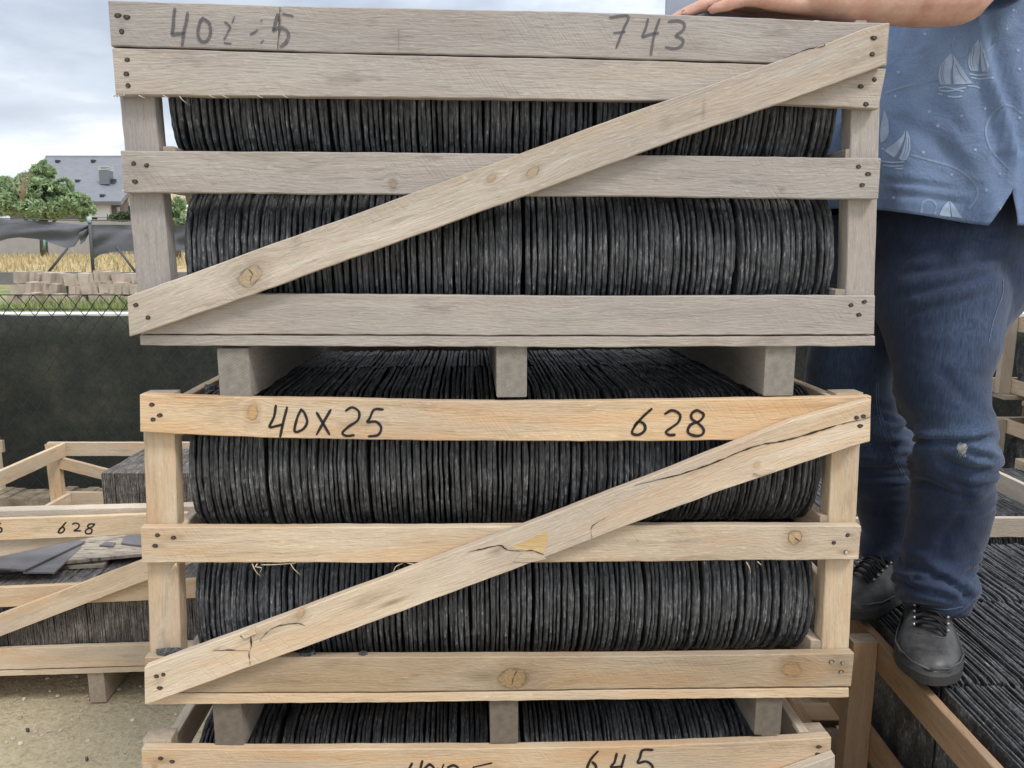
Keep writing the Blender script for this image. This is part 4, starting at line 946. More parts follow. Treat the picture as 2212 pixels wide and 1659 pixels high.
# foliage
def foliage(name, lobes, n, size, mats, parent, seed):
    rnd = random.Random(seed); V, Fc, mi = [], [], []
    for i in range(n):
        c, r = rnd.choice(lobes); d = Vector((rnd.gauss(0, 1), rnd.gauss(0, 1), rnd.gauss(0, 1))).normalized(); k = rnd.random()**.35
        p = Vector((c[0]+d.x*r[0]*k, c[1]+d.y*r[1]*k, c[2]+d.z*r[2]*k))
        if noise.noise(p*(1.1/r[0]**.5)+Vector((seed, 0, 0)))+.5*noise.noise(p*4.) < -.14: continue
        a = Vector((rnd.gauss(0, 1), rnd.gauss(0, 1), rnd.gauss(0, 1))).normalized(); b = a.cross(Vector((rnd.gauss(0, 1), rnd.gauss(0, 1), rnd.gauss(0, 1)))).normalized(); s_ = size*rnd.uniform(.5, 1.2)
        bb = len(V); V += [tuple(p-a*s_), tuple(p+b*s_*.45), tuple(p+a*s_), tuple(p-b*s_*.45)]; Fc.append((bb, bb+1, bb+2, bb+3)); mi.append(rnd.randrange(len(mats)) if noise.noise(p*.9) < .1 else 0)
    me = bpy.data.meshes.new(name); me.from_pydata(V, [], Fc)
    for m_ in mats: me.materials.append(m_)
    me.polygons.foreach_set('material_index', mi); me.update(); o = bpy.data.objects.new(name, me); COL.objects.link(o); o.parent = parent; return o
BARK = simple('tree_bark', (.12, .095, .07), .9, 8, .3)
LG = [leafm('leaf_light', (.33, .44, .25), .4), leafm('leaf_mid', (.24, .34, .18), .4), leafm('leaf_yellowish', (.40, .50, .30), .4)]
DG = [leafm('hedge_leaf', (.055, .085, .04), .2), leafm('hedge_leaf_light', (.09, .13, .06), .2)]
def tree(label, u, D, lobes_px, n, size, mats, seed, cat='tree', name='broadleaf_tree', group=None):
    base = at(u, 500, D); zb__ = terr(base.x, D)
    root = empty(name, (base.x, D, zb__), 0, label, cat, group); L = []
    for (lu, lv, ru, rv) in lobes_px:
        P = at(lu, lv, D); k = D/1661; L.append(((P.x-base.x, random.uniform(-1, 1)*ru*k*.4, P.z-zb__), (ru*k, ru*k*.9, rv*k)))
    foliage('crown', L, n, size, mats, root, seed)
    mb = MB(); top = max(l[0][2] for l in L)*.75
    mb.tube([(0, 0, -.1), (.05, 0, top*.4), (0, .05, top*.8)], [.16, .12, .05], 8)
    for l in L[:6]: mb.tube([(0, 0, top*.3), (l[0][0]*.5, l[0][1]*.5, (top*.3+l[0][2])*.55), l[0]], [.08, .05, .02], 5)
    mb.build('trunk', BARK, root)
tree('bushy light green tree in front of the grey roofed house', 90, 30, [(92, 378, 26, 24), (80, 410, 40, 30), (120, 425, 42, 28), (160, 440, 38, 24), (35, 415, 38, 28), (20, 440, 50, 26), (95, 450, 60, 24), (180, 458, 26, 18), (-30, 420, 40, 32), (-60, 440, 40, 30), (60, 392, 20, 16), (100, 362, 14, 14), (140, 402, 18, 16), (15, 398, 20, 14)], 60000, .105, LG, 21)
tree('small green tree seen through the gap beside the left crate post', 377, 26, [(377, 455, 16, 26), (395, 470, 26, 26), (360, 480, 24, 20), (385, 440, 12, 14)], 9000, .10, LG, 22)
tree('green tree at the far right edge beyond the crates', 2230, 24, [(2235, 500, 34, 40), (2270, 470, 50, 50), (2225, 530, 26, 18)], 12000, .10, LG, 23)
for (lab, u, D, seed_) in (('broad green tree far beyond the fence on the right', 1500, 42, 24), ('round green tree far behind the right hand crates', 2050, 46, 25), ('tall green tree at the far right of the field', 2700, 40, 26)):
    tree(lab, u, D, [(u-40, 450, 46, 40), (u+30, 430, 44, 44), (u, 405, 34, 30), (u+70, 460, 34, 28), (u-75, 470, 30, 24)], 9000, .17, LG, seed_)
# bare shrub
sh = empty('bare_shrub', at(45, 400, 27), 0, 'thin dry leafless shrub poking up behind the light green tree', 'shrub'); mb = MB(); rnd = random.Random(2)
sh.location.z = 3.2
for i in range(9):
    a = rnd.uniform(-.5, .5); mb.tube([(0, 0, 0), (a*.4, 0, .45), (a*.9, 0, .85+rnd.random()*.2), (a*1.2, .05, .80)], [.02, .014, .008, .006], 4)
mb.build('twigs', simple('dry_twig', (.30, .22, .16), .9), sh)
# hedge
for (ua, ub, lab) in ((-120, 60, 'dark clipped hedge at the left end behind the torn netting'), (62, 175, 'dark hedge below the light green tree behind the torn netting')):
    hroot = empty('hedge', at((ua+ub)/2, 520, 40), 0, lab, 'hedge', 'hedges along the far field'); q = hroot.location
    L = []
    for i in range(int((ub-ua)/12)):
        P = at(ua+6+i*12, 520+random.uniform(-4, 4), 40); L.append(((P.x-q.x, 0, P.z-q.z), (.28, .3, .42)))
    foliage('leaves', L, 4200, .10, DG, hroot, 30+ua)

# house
HD = 45.0
house = empty('grey_roofed_house', (at(150, 500, HD).x, HD, terr(0, HD)), 0, 'house with a big dark grey slate roof behind the light green tree', 'house'); hq = Vector(house.location)
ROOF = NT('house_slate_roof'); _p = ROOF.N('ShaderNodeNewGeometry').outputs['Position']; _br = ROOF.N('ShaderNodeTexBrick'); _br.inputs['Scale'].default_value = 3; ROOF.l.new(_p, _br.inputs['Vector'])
_a = ROOF.noise(_p, 2.5, 5); _c = ROOF.ramp(_a, [(.3, (.165, .175, .195)), (.7, (.20, .21, .23))]); ROOF.done(_c, .6)  # slate grey lightened: a hazy, pale look painted into the roof colour
def hp(u, v, D): return at(u, v, D)-hq
def hpoly(name, pts, th, mat, par=None):
    n_ = len(pts); mb = MB(); P = [Vector(p) for p in pts]; nn = (P[1]-P[0]).cross(P[2]-P[0]).normalized()
    if nn.y > 0: nn = -nn
    vs = [tuple(p) for p in P]+[tuple(p-nn*th) for p in P]
    mb.add(vs, [tuple(range(n_)), tuple(range(2*n_-1, n_-1, -1))]+[(i, i+n_, (i+1) % n_+n_, (i+1) % n_) for i in range(n_)]); return mb.build(name, mat, par or house)
z2 = lambda x, y: (x*.248, 301.7+y*.248)
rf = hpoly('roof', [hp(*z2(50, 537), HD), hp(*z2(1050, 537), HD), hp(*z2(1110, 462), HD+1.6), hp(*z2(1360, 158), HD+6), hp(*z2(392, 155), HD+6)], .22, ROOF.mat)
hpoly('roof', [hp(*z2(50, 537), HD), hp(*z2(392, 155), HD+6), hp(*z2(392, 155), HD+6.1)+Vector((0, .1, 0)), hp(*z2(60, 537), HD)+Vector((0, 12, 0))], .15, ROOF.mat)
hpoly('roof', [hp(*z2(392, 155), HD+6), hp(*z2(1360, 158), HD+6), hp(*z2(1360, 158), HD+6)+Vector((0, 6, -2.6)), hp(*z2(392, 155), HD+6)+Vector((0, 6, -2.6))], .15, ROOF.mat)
def hbox(name, u0, u1, v0, v1, D, dep, mat, par=None):
    a, b = hp(u0, v0, D), hp(u1, v1, D); mb = MB(); mb.box(a.x, b.x, a.y, a.y+dep, b.z, a.z); return mb.build(name, mat, par or house)
WH = simple('white_house_wall', (.68, .68, .66), .8, 1, .05); BR = simple('dark_house_wall', (.16, .145, .14), .85, 2, .1); YL = simple('cream_house_wall', (.62, .52, .38), .85, 1, .05)
GL = simple('dark_window', (.03, .035, .04), .15)
hbox('wall', 18, 188, 436, 500, HD+.6, 5, BR); hbox('white_panel', 188, 238.5, 436, 469, HD+.5, .2, WH)
hbox('lower_wall', 210, 234, 470, 486, HD+.4, .3, simple('grey_base', (.42, .42, .42), .9)); w1 = hbox('wall', 238.5, 262, 434, 486, HD+.7, 5, BR); hbox('window', 252, 258, 447, 459, HD+.62, .1, simple('window_pale', (.45, .47, .48), .4), w1)
w2 = hbox('cream_wall', 262, 330, 410, 486, HD+1.8, 5, YL); hbox('window', 277.5, 288, 445, 458, HD+1.72, .1, GL, w2)
def on_roof(u, v):
    P0, P1, P2 = hp(*z2(50, 537), HD), hp(*z2(1050, 537), HD), hp(*z2(392, 155), HD+6); nn = (P1-P0).cross(P2-P0); d = ray(u, v); o_ = Vector((0, 0, CAMH))-hq
    return o_+d*((P0-o_).dot(nn)/d.dot(nn))
P = on_roof(*z2(912, 375)); mb = MB(); mb.box(P.x-.25, P.x+.25, P.y-.1, P.y+.6, P.z-.1, P.z+.70)
ch = mb.build('chimney', simple('chimney_slate', (.16, .17, .19), .7), rf)  # chimney colour lifted too, haze put into its base tone
for k in range(3):
    mb = MB(); mb.box(P.x-.25, P.x+.25, P.y-.12, P.y+.6, P.z+.72+k*.09, P.z+.77+k*.09); mb.build('chimney_louvre', simple('pale_louvre', (.5, .5, .48), .7), rf)
for (a, b) in ((505, 192), (815, 190), (680, 364), (990, 358), (895, 492)):
    P = on_roof(*z2(a, b)); mb = MB(); mb.box(P.x-.10, P.x+.10, P.y-.15, P.y+.15, P.z-.05, P.z+.10); mb.build('roof_vent', simple('vent_dark', (.045, .045, .05), .7), rf)
hd2 = empty('hedge', at(262, 470, 38), 0, 'clipped green hedge in front of the cream wall of the house', 'hedge', 'hedges along the far field'); q = hd2.location
foliage('leaves', [((at(u, 468, 38).x-q.x, 0, at(u, 468, 38).z-q.z), (.3, .3, .24)) for u in range(243, 330, 9)], 3000, .08, DG, hd2, 77)
mb = MB(); mb.box(-26, -17, 39, 39.2, 1.2, at(250, 474, 39).z); tag(mb.build('garden_wall', simple('garden_wall_grey', (.30, .29, .28), .9, 2, .1)), 'grey garden wall below the clipped hedge of the house', 'wall')

# ================================================================== THE MAN
def chain(mb, pts, rad, n=18, sub=4, cap=1.):
    """closed tapered limb; rad entries r or (rx, ry) with rx along world x-ish"""
    P = [Vector(p) for p in pts]; Rr = [r if isinstance(r, tuple) else (r, r) for r in rad]
    if len(P) > 2 and sub > 1:
        Q = catmull(P, sub); m = len(Q); RR = []
        for i in range(m):
            t = i/(m-1)*(len(P)-1); k = min(int(t), len(P)-2); f = t-k; f = f*f*(3-2*f)
            RR.append((Rr[k][0]*(1-f)+Rr[k+1][0]*f, Rr[k][1]*(1-f)+Rr[k+1][1]*f))
        P, Rr = Q, RR
    rings = []; 
    def frame(t):
        ref = Vector((0, 1, 0)) if abs(t.y) < .9 else Vector((1, 0, 0)); a = ref.cross(t).normalized(); b = t.cross(a).normalized(); return a, b
    m = len(P)
    t0 = (P[1]-P[0]).normalized(); t1 = (P[-1]-P[-2]).normalized()
    caps0 = [(P[0]-t0*Rr[0][0]*cap*math.sin(a), math.cos(a), Rr[0], t0) for a in (1.35, .95, .5)]
    caps1 = [(P[-1]+t1*Rr[-1][0]*cap*math.sin(a), math.cos(a), Rr[-1], t1) for a in (.5, .95, 1.35)]
    seq = caps0+[(P[i], 1, Rr[i], (P[min(i+1, m-1)]-P[max(i-1, 0)]).normalized()) for i in range(m)]+caps1
    for p, k, r, t in seq:
        a, b = frame(t); rings.append([p+a*math.cos(q*2*math.pi/n)*r[0]*k+b*math.sin(q*2*math.pi/n)*r[1]*k for q in range(n)])
    vs = [p for g in rings for p in g]; fs = []
    for i in range(len(rings)-1):
        for q in range(n): fs.append((i*n+q, i*n+(q+1) % n, (i+1)*n+(q+1) % n, (i+1)*n+q))
    fs.append(tuple(range(n-1, -1, -1))); fs.append(tuple((len(rings)-1)*n+q for q in range(n)))
    mb.add(vs, fs)
def fuse(mb, voxel, smooth=6, fac=.5):
    me = mb.mesh('tmp'); o = bpy.data.objects.new('tmp', me); COL.objects.link(o)
    r = o.modifiers.new('r', 'REMESH'); r.mode = 'VOXEL'; r.voxel_size = voxel; r.use_smooth_shade = True
    s_ = o.modifiers.new('s', 'SMOOTH'); s_.factor = fac; s_.iterations = smooth
    bpy.context.view_layer.update(); dg = bpy.context.evaluated_depsgraph_get(); ev = o.evaluated_get(dg)
    out = bpy.data.meshes.new_from_object(ev); bpy.data.objects.remove(o); bpy.data.meshes.remove(me)
    out.polygons.foreach_set('use_smooth', [True]*len(out.polygons)); return out
PBASE = Vector((1.0, 1.82, .70))
man = empty('person', PBASE, 0, 'man in faded blue sailboat shirt and jeans leaning a forearm on the top crate', 'person')
def toman(me):
    me.transform(Matrix.Translation(-PBASE)); me.update(); return me
SKIN = NT('skin'); _p = SKIN.N('ShaderNodeNewGeometry').outputs['Position']; _a = SKIN.noise(_p, 26, 5, .6); _b = SKIN.noise(_p, 260, 3)
_c = SKIN.ramp(_a, [(.3, (.46, .235, .175)), (.5, (.56, .325, .245)), (.72, (.64, .42, .32))]); SKIN.bump(_b, .25, .002); SKIN.p.inputs['Subsurface Weight'].default_value = .12; SKIN.p.inputs['Subsurface Radius'].default_value = (.01, .004, .002); SKIN.done(_c, .55)
LS, RS_ = Vector((1.02, 1.62, 2.26)), Vector((1.0, 2.06, 2.26))
EL = at(2075, -12, 1.47); WR = at(1745, 0, 1.405)
mb = MB()
# head, neck, trunk
chain(mb, [(1.01, 1.84, 2.26), (1.0, 1.84, 2.36), (.985, 1.84, 2.46)], [.072, .064, .066])
chain(mb, [(.985, 1.84, 2.49), (.985, 1.84, 2.60)], [(.092, .080), (.105, .086)], 24)
chain(mb, [(.925, 1.84, 2.445), (.95, 1.84, 2.49)], [(.045, .045), (.06, .062)])           # jaw and chin
chain(mb, [(.885, 1.84, 2.56), (.868, 1.84, 2.528), (.874, 1.84, 2.515)], [.011, .015, .013], 10)  # nose
chain(mb, [(.892, 1.818, 2.485), (.884, 1.84, 2.487), (.892, 1.862, 2.485)], [.007, .009, .007], 8)
chain(mb, [(.892, 1.82, 2.472), (.886, 1.84, 2.470), (.892, 1.86, 2.472)], [.007, .010, .007], 8)
chain(mb, [(.893, 1.80, 2.585), (.884, 1.84, 2.582), (.893, 1.88, 2.585)], [.010, .010, .010], 8)      # brow
for yy in (1.752, 1.928): chain(mb, [(.985, yy, 2.50), (.995, yy+(-.008 if yy < 1.84 else .008), 2.53), (.985, yy, 2.56)], [.010, .016, .014], 8)
chain(mb, [(1.01, 1.84, 1.72), (1.0, 1.84, 1.9), (1.0, 1.84, 2.1), (1.01, 1.84, 2.24)], [(.15, .165), (.16, .165), (.13, .18), (.09, .16)], 28)
for s_, e_, w_ in ((LS, EL, WR),):
    chain(mb, [s_, s_.lerp(e_, .5), e_], [.062, .056, .050])
    fm = at(1915, -3, 1.437)
    chain(mb, [e_, at(2010, -6, 1.455), fm, at(1820, 2, 1.42), w_], [(.052, .050), (.050, .050), (.044, .045), (.036, .040), (.026, .036)])
RE = Vector((.86, 2.04, 2.05)); RW = Vector((.66, 1.93, 2.055))
chain(mb, [RS_, RS_.lerp(RE, .5), RE], [.062, .056, .048]); chain(mb, [RE, RE.lerp(RW, .5), RW], [.050, .044, (.027, .036)])
HANDL = {
 'palm': [((WR.x+.01, 1.405, 2.030), (.43, 1.372, 2.026), .021, .016), ((WR.x, 1.41, 2.035), (.42, 1.40, 2.034), .022, .016), ((WR.x, 1.42, 2.035), (.415, 1.425, 2.037), .022, .016), ((WR.x+.005, 1.43, 2.03), (.42, 1.45, 2.034), .021, .016)],
 'f': [([(.425, 1.370, 2.026), (.388, 1.362, 2.026), (.356, 1.359, 2.016), (.330, 1.358, 2.009)], [.0145, .0125, .0112, .0085]),
       ([(.42, 1.400, 2.036), (.363, 1.394, 2.036), (.322, 1.388, 2.022), (.292, 1.384, 2.009)], [.0145, .0128, .0115, .0088]),
       ([(.415, 1.426, 2.038), (.352, 1.426, 2.040), (.309, 1.421, 2.024), (.278, 1.417, 2.010)], [.0145, .013, .0115, .009]),
       ([(.42, 1.452, 2.036), (.358, 1.460, 2.037), (.320, 1.462, 2.022), (.290, 1.463, 2.010)], [.0145, .013, .0115, .0088]),
       ([(.475, 1.450, 2.022), (.440, 1.487, 2.018), (.405, 1.503, 2.012), (.378, 1.508, 2.010)], [.018, .015, .013, .010])]}
for T_ in (lambda p: Vector(p), lambda p: Vector((p[0]+(RW.x-WR.x), 3.34-p[1], p[2]+.012))):
    for a, b, r0_, r1_ in HANDL['palm']: chain(mb, [T_(a), T_(b)], [r0_, r1_], 10, 1)
    for pts, rr in HANDL['f']: chain(mb, [T_(p) for p in pts], rr, 10, 3)
    chain(mb, [T_((WR.x, 1.44, 2.02)), T_((.455, 1.475, 2.015))], [.022, .017], 10, 1)
body = link('body', toman(fuse(mb, .0052, 4, .5)), SKIN.mat, man)
NAILM = simple('fingernail', (.62, .42, .36), .35)
for T_ in (lambda p: Vector(p), lambda p: Vector((p[0]+(RW.x-WR.x), 3.34-p[1], p[2]+.012))):
    for pts, rr in HANDL['f']:
        a, b = T_(pts[-1]), T_(pts[-2]); d = (a-b).normalized(); c_ = a+d*.001+Vector((0, 0, .0072)); mbn = MB(); sd_ = d.cross(Vector((0, 0, 1))).normalized()
        mbn.add([tuple(c_+d*math.cos(q)*.0062+sd_*math.sin(q)*.005-Vector((0, 0, .0012*math.sin(q)**2))-PBASE) for q in [k*math.pi/5 for k in range(10)]], [tuple(range(10))]); mbn.build('fingernail', NAILM, man)
for yy in (1.812, 1.868):
    mbn = MB(); c_ = Vector((.8935, yy, 2.556))-PBASE
    vs = []; fs = []
    for i in range(7):
        for j in range(10): th_, ph = math.pi*i/6, 2*math.pi*j/10; vs.append(tuple(c_+Vector((math.cos(th_)*-.013, math.sin(th_)*math.cos(ph)*.014, math.sin(th_)*math.sin(ph)*.011))))
    for i in range(6):
        for j in range(10): fs.append((i*10+j, i*10+(j+1) % 10, (i+1)*10+(j+1) % 10, (i+1)*10+j))
    mbn.add(vs, fs, None, 0, True); ms_ = [1 if k < 10 else 0 for k in range(len(fs))]; mbn.m = ms_; mbn.build('eye', [simple('eye_white', (.75, .73, .70), .3), simple('iris_brown', (.05, .03, .02), .2)], man)
mb = MB(); chain(mb, [(1.01, 1.84, 2.545), (1.0, 1.84, 2.625)], [(.098, .090), (.108, .092)], 22); chain(mb, [(1.045, 1.84, 2.46), (1.04, 1.84, 2.58)], [(.05, .07), (.07, .085)], 16)
hm = fuse(mb, .008, 3); link('hair', toman(hm), simple('dark_brown_hair', (.05, .035, .025), .6, 90, .5, 0, .8), man)

# jeans
def pw(u, D, v, w): P = at(u, v, D); return P, w/2*zc(P)/1661
def leg(mb, rows, ky=1.0):
    pts, rad = [], []
    for (v, ul, ur, D) in rows:
        P, r = pw((ul+ur)/2, D, v, ur-ul); pts.append(P); rad.append((r, r*ky))
    chain(mb, pts, [(a*.965, b*.965) for a, b in [(r if isinstance(r, tuple) else (r, r)) for r in rad]], 28, 3, .22)
mb = MB()
LEFT = [(520, 1900, 2150, 1.80), (640, 1890, 2166, 1.75), (740, 1921, 2155, 1.71), (820, 1940, 2131, 1.68), (886, 1957, 2135, 1.66), (942, 1968, 2146, 1.65), (1005, 1970, 2146, 1.665), (1067, 1968, 2141, 1.68), (1110, 1968, 2135, 1.69), (1160, 1960, 2120, 1.70), (1196, 1952, 2101, 1.70), (1232, 1944, 2092, 1.695), (1265, 1937, 2100, 1.69), (1296, 1942, 2090, 1.685), (1312, 1944, 2084, 1.68)]
RIGHT = [(488, 1762, 2080, 1.93), (640, 1762, 2040, 1.93), (700, 1765, 1965, 1.93), (800, 1739, 1923, 1.93), (870, 1760, 1925, 1.92), (930, 1790, 1950, 1.91), (990, 1815, 1975, 1.92), (1060, 1840, 1990, 1.94), (1130, 1860, 1995, 1.95), (1190, 1862, 1985, 1.95), (1225, 1868, 1975, 1.94), (1248, 1872, 1968, 1.935)]
leg(mb, LEFT); leg(mb, RIGHT)
chain(mb, [(1.01, 1.84, 1.80), (1.005, 1.84, 1.72), (1.0, 1.84, 1.62), (.99, 1.84, 1.53)], [(.165, .175), (.175, .19), (.175, .20), (.13, .17)], 30)
chain(mb, [(1.075, 1.77, 1.66), (1.075, 1.77, 1.55), (1.05, 1.75, 1.45)], [(.11, .10), (.115, .10), (.07, .08)], 20)
chain(mb, [(1.06, 1.93, 1.66), (1.05, 1.93, 1.55), (1.0, 1.93, 1.46)], [(.11, .11), (.12, .115), (.10, .09)], 20)
jm = fuse(mb, .0065, 7, .5)
co = np.empty(len(jm.vertices)*3); jm.vertices.foreach_get('co', co); co = co.reshape(-1, 3)
no = np.array([v.normal[:] for v in jm.vertices]); fade = np.zeros(len(co))
def topx(p):
    q = Vector(p)-Vector((0, 0, CAMH)); f = q.y*CT-q.z*ST; return Vector((CX+q.x/f*FPX, CY-(q.y*ST+q.z*CT)/f*FPX))
def seg_d(p, pl):
    best = (1e9, 0)
    for i in range(len(pl)-1):
        a, b = Vector(pl[i]), Vector(pl[i+1]); ab = b-a; t = max(0, min(1, (p-a).dot(ab)/ab.length_squared)); c = a+ab*t; d = (p-c).length
        if d < best[0]:
            e = min((i+t)/(len(pl)-1), 1-(i+t)/(len(pl)-1)); best = (d*(1 if (p-c).y < 0 else -1), e)
            best = (abs(best[0]), e, best[0])
    return best
def folds(p, lines, R_=60):
    d_ = 0
    for pl, A_, w_ in lines:
        if p.y < min(q[1] for q in pl)-R_ or p.y > max(q[1] for q in pl)+R_ or p.x < min(q[0] for q in pl)-R_ or p.x > max(q[0] for q in pl)+R_: continue
        b = seg_d(p, pl); tp_ = min(1, .15+b[1]*5)
        sd = b[2]; d_ += tp_*A_*(-math.exp(-(sd/w_)**2)+.75*math.exp(-((sd-1.9*w_)/(1.5*w_))**2)+.35*math.exp(-((sd+1.9*w_)/(1.4*w_))**2))
    return d_
JF = [([(1958, 949), (2000, 953), (2060, 954), (2110, 950), (2150, 940)], .015, 7), ([(2080, 966), (2110, 982), (2150, 990)], .010, 7), ([(2020, 985), (2080, 1010), (2146, 1016)], .005, 8),
      ([(1983, 1232), (2039, 1250), (2080, 1282), (2096, 1296)], .012, 7), ([(1950, 1262), (1999, 1276), (2079, 1298)], .010, 6), ([(2040, 1262), (2070, 1250), (2098, 1232)], .006, 6), ([(1930, 1252), (1975, 1266)], .007, 6), ([(1945, 1215), (1985, 1222), (2030, 1240)], .006, 8),
      ([(2085, 1100), (2050, 1150), (2020, 1190)], .004, 12), ([(2030, 975), (2075, 1040), (2090, 1090)], .005, 14),
      ([(1890, 876), (1933, 886)], .006, 5), ([(1895, 905), (1940, 910)], .006, 5), ([(1905, 930), (1955, 938)], .006, 5), ([(1910, 958), (1965, 962)], .006, 5), ([(1920, 985), (1970, 984)], .005, 5),
      ([(1940, 590), (2080, 574), (2165, 548)], .004, 8), ([(1930, 640), (2063, 615), (2165, 582)], .004, 9), ([(1950, 680), (2063, 655), (2160, 628)], .003, 9), ([(1980, 530), (2080, 520), (2170, 505)], .004, 9), ([(2010, 780), (2080, 860), (2130, 890)], .003, 14)]
SF = [([(2100, -30), (2118, 80), (2140, 170), (2170, 250), (2190, 330), (2178, 413)], -.014, 13), ([(1900, 390), (1990, 398), (2060, 408)], .004, 7), ([(1900, 415), (2000, 425), (2090, 440)], .004, 7), ([(1960, 60), (2000, 160), (2010, 260)], .006, 22), ([(1920, 250), (2010, 300), (2110, 380)], .005, 18), ([(2060, 250), (2110, 330), (2140, 400)], .005, 14)]
kneeL, kneeR = at(2058, 965, 1.65), at(1880, 940, 1.91); hemL, hemR = at(2014, 1305, 1.68), at(1920, 1245, 1.94)
def G(d, s): return math.exp(-(d/s)**2)
for i, (x, y, z) in enumerate(co):
    isL = y < 1.825+.0*(z-1.2)
    kz, hz = (kneeL.z, hemL.z) if isL else (kneeR.z, hemR.z)
    q = Vector((x, y, z)); wk = G(z-kz+.02, .085); wh = G(z-hz-.06, .07); wt = G(z-1.58, .12)*.6
    slope = .5*(x-(kneeL.x if isL else kneeR.x))
    f1 = noise.noise(Vector((x*5, y*5, (z+slope*.35)*30+3*noise.noise(q*6))))
    f2 = noise.noise(Vector((x*4+9, y*4, (z-slope*.5)*36+2.5*noise.noise(q*5+Vector((4, 4, 4))))))
    f3 = noise.noise(Vector((x*11, y*11, z*9)))
    rdg = lambda f: (.55-abs(f)*2.2)
    d = wk*.017*rdg(f1)+wh*.019*rdg(f2)+wt*.004*f1+.0045*f3+.0016*rdg(noise.noise(q*22))
    if not isL: d = wk*.011*rdg(noise.noise(Vector((x*5+3, y*5, z*42))))+wh*.011*rdg(f2)+.005*f3+.0075*rdg(noise.noise(Vector((x*3, y*3, z*33))))*G(z-(kneeR.z-.02), .16)
    d += folds(topx((x, y, z)), JF)*(1 if no[i][1] < .3 else 0)
    co[i] += no[i]*d
    front = max(0, -no[i][1]*.8+no[i][0]*.15)
    fade[i] = min(1, (.75*G(z-(kz+.03), .05)+.42*G(z-(kz+.24), .20)+.25*wh+.6*wk*max(0, d*60))*(.35+.65*front)*(.7+.6*noise.noise(q*9)+.25*f1))
jm.vertices.foreach_set('co', co.ravel()); at_ = jm.attributes.new('fade', 'FLOAT', 'POINT'); at_.data.foreach_set('value', np.clip(fade, 0, 1))
DEN = NT('blue_denim'); _p = DEN.N('ShaderNodeNewGeometry').outputs['Position']; _s = DEN.N('ShaderNodeSeparateXYZ'); DEN.l.new(_p, _s.inputs[0]); _at = DEN.N('ShaderNodeAttribute'); _at.attribute_name = 'fade'
_a = DEN.noise(DEN.xyz(DEN.m('MULTIPLY', _s.outputs[0], 320), DEN.m('MULTIPLY', _s.outputs[1], 320), DEN.m('MULTIPLY', _s.outputs[2], 40)), 1, 3); _b = DEN.noise(_p, 12, 5, .6)
_c = DEN.ramp(_b, [(.3, (.011, .018, .040)), (.7, (.019, .031, .068))]); _c = DEN.mix(DEN.m('MULTIPLY', _at.outputs['Fac'], DEN.ramp(_a, [(.3, .55), (.7, 1.)])), _c, (.095, .145, .24)); _c = DEN.mix(1, _c, DEN.ramp(_a, [(.3, .8), (.7, 1.25)]), 'MULTIPLY')
DEN.bump(_a, .4, .002); DEN.done(_c, .9); DEN.p.inputs['Sheen Weight'].default_value = .15
jo = link('jeans', toman(jm), DEN.mat, man)
# shirt
NA, NZ = 150, 110
hemz = lambda a: 1.666+.045*max(0, math.cos(a-math.pi))**1.0          # a measured from +x ; front is -x (pi)
prof = [(1.60, .240, .205), (1.70, .236, .205), (1.80, .226, .208), (1.90, .218, .207), (2.0, .212, .195), (2.12, .210, .175), (2.2, .208, .155), (2.26, .195, .130), (2.30, .150, .105), (2.33, .105, .088), (2.36, .088, .080)]
def smoothi(tab, z, k):
    for i in range(len(tab)-1):
        if z <= tab[i+1][0] or i == len(tab)-2:
            f = max(0, min(1, (z-tab[i][0])/(tab[i+1][0]-tab[i][0]))); return tab[i][k]*(1-f)+tab[i+1][k]*f
PHI = -math.pi/2+.02
V, Fc = [], []
for j in range(NZ+1):
    for i in range(NA+1):
        a = PHI+2*math.pi*i/NA; z0s = hemz(a); z = z0s+(2.36-z0s)*j/NZ
        op = max(0, 1-(z-z0s)/.070)*.135                         # side slit half angle
        a2 = a
        d0 = i/NA*2*math.pi; d1 = 2*math.pi-d0
        if d0 < 1.2: a2 = a+op*.45*(1-d0/1.2)
        if d1 < 1.2: a2 = a-op*1.25*(1-d1/1.2)
        A_, B_ = smoothi(prof, z, 1), smoothi(prof, z, 2)
        low = max(0, 1-(z-z0s)/.5)
        fold = .010*low*math.sin(a*5+1.2+2.5*noise.noise(Vector((math.cos(a)*1.5, math.sin(a)*1.5, z*3))))+.007*noise.noise(Vector((math.cos(a)*3, math.sin(a)*3, z*5)))*1.5
        dg_ = noise.noise(Vector((math.cos(a)*2.2+z*3.5, math.sin(a)*2.2, z*2)))
        fold += .011*(.8-abs(dg_)*2.6)*(.5+.5*low)+.004*(.5-abs(noise.noise(Vector((math.cos(a)*5-z*6, math.sin(a)*5, z*5))))*2)
        ps = max(0, math.cos(a-.35))**2*max(0, 1-abs(z-1.95)/.35)*.010
        r_ = 1+fold/.2-ps/.2
        if math.cos(a2) < 0: B_ *= 1+.30*max(0, 1-abs(z-1.80)/.6)
        V.append((1.005+math.cos(a2)*B_*r_, 1.84+math.sin(a2)*A_*r_, z))
n_ = NA+1
for j in range(NZ):
    for i in range(NA): Fc.append((j*n_+i, j*n_+i+1, (j+1)*n_+i+1, (j+1)*n_+i))
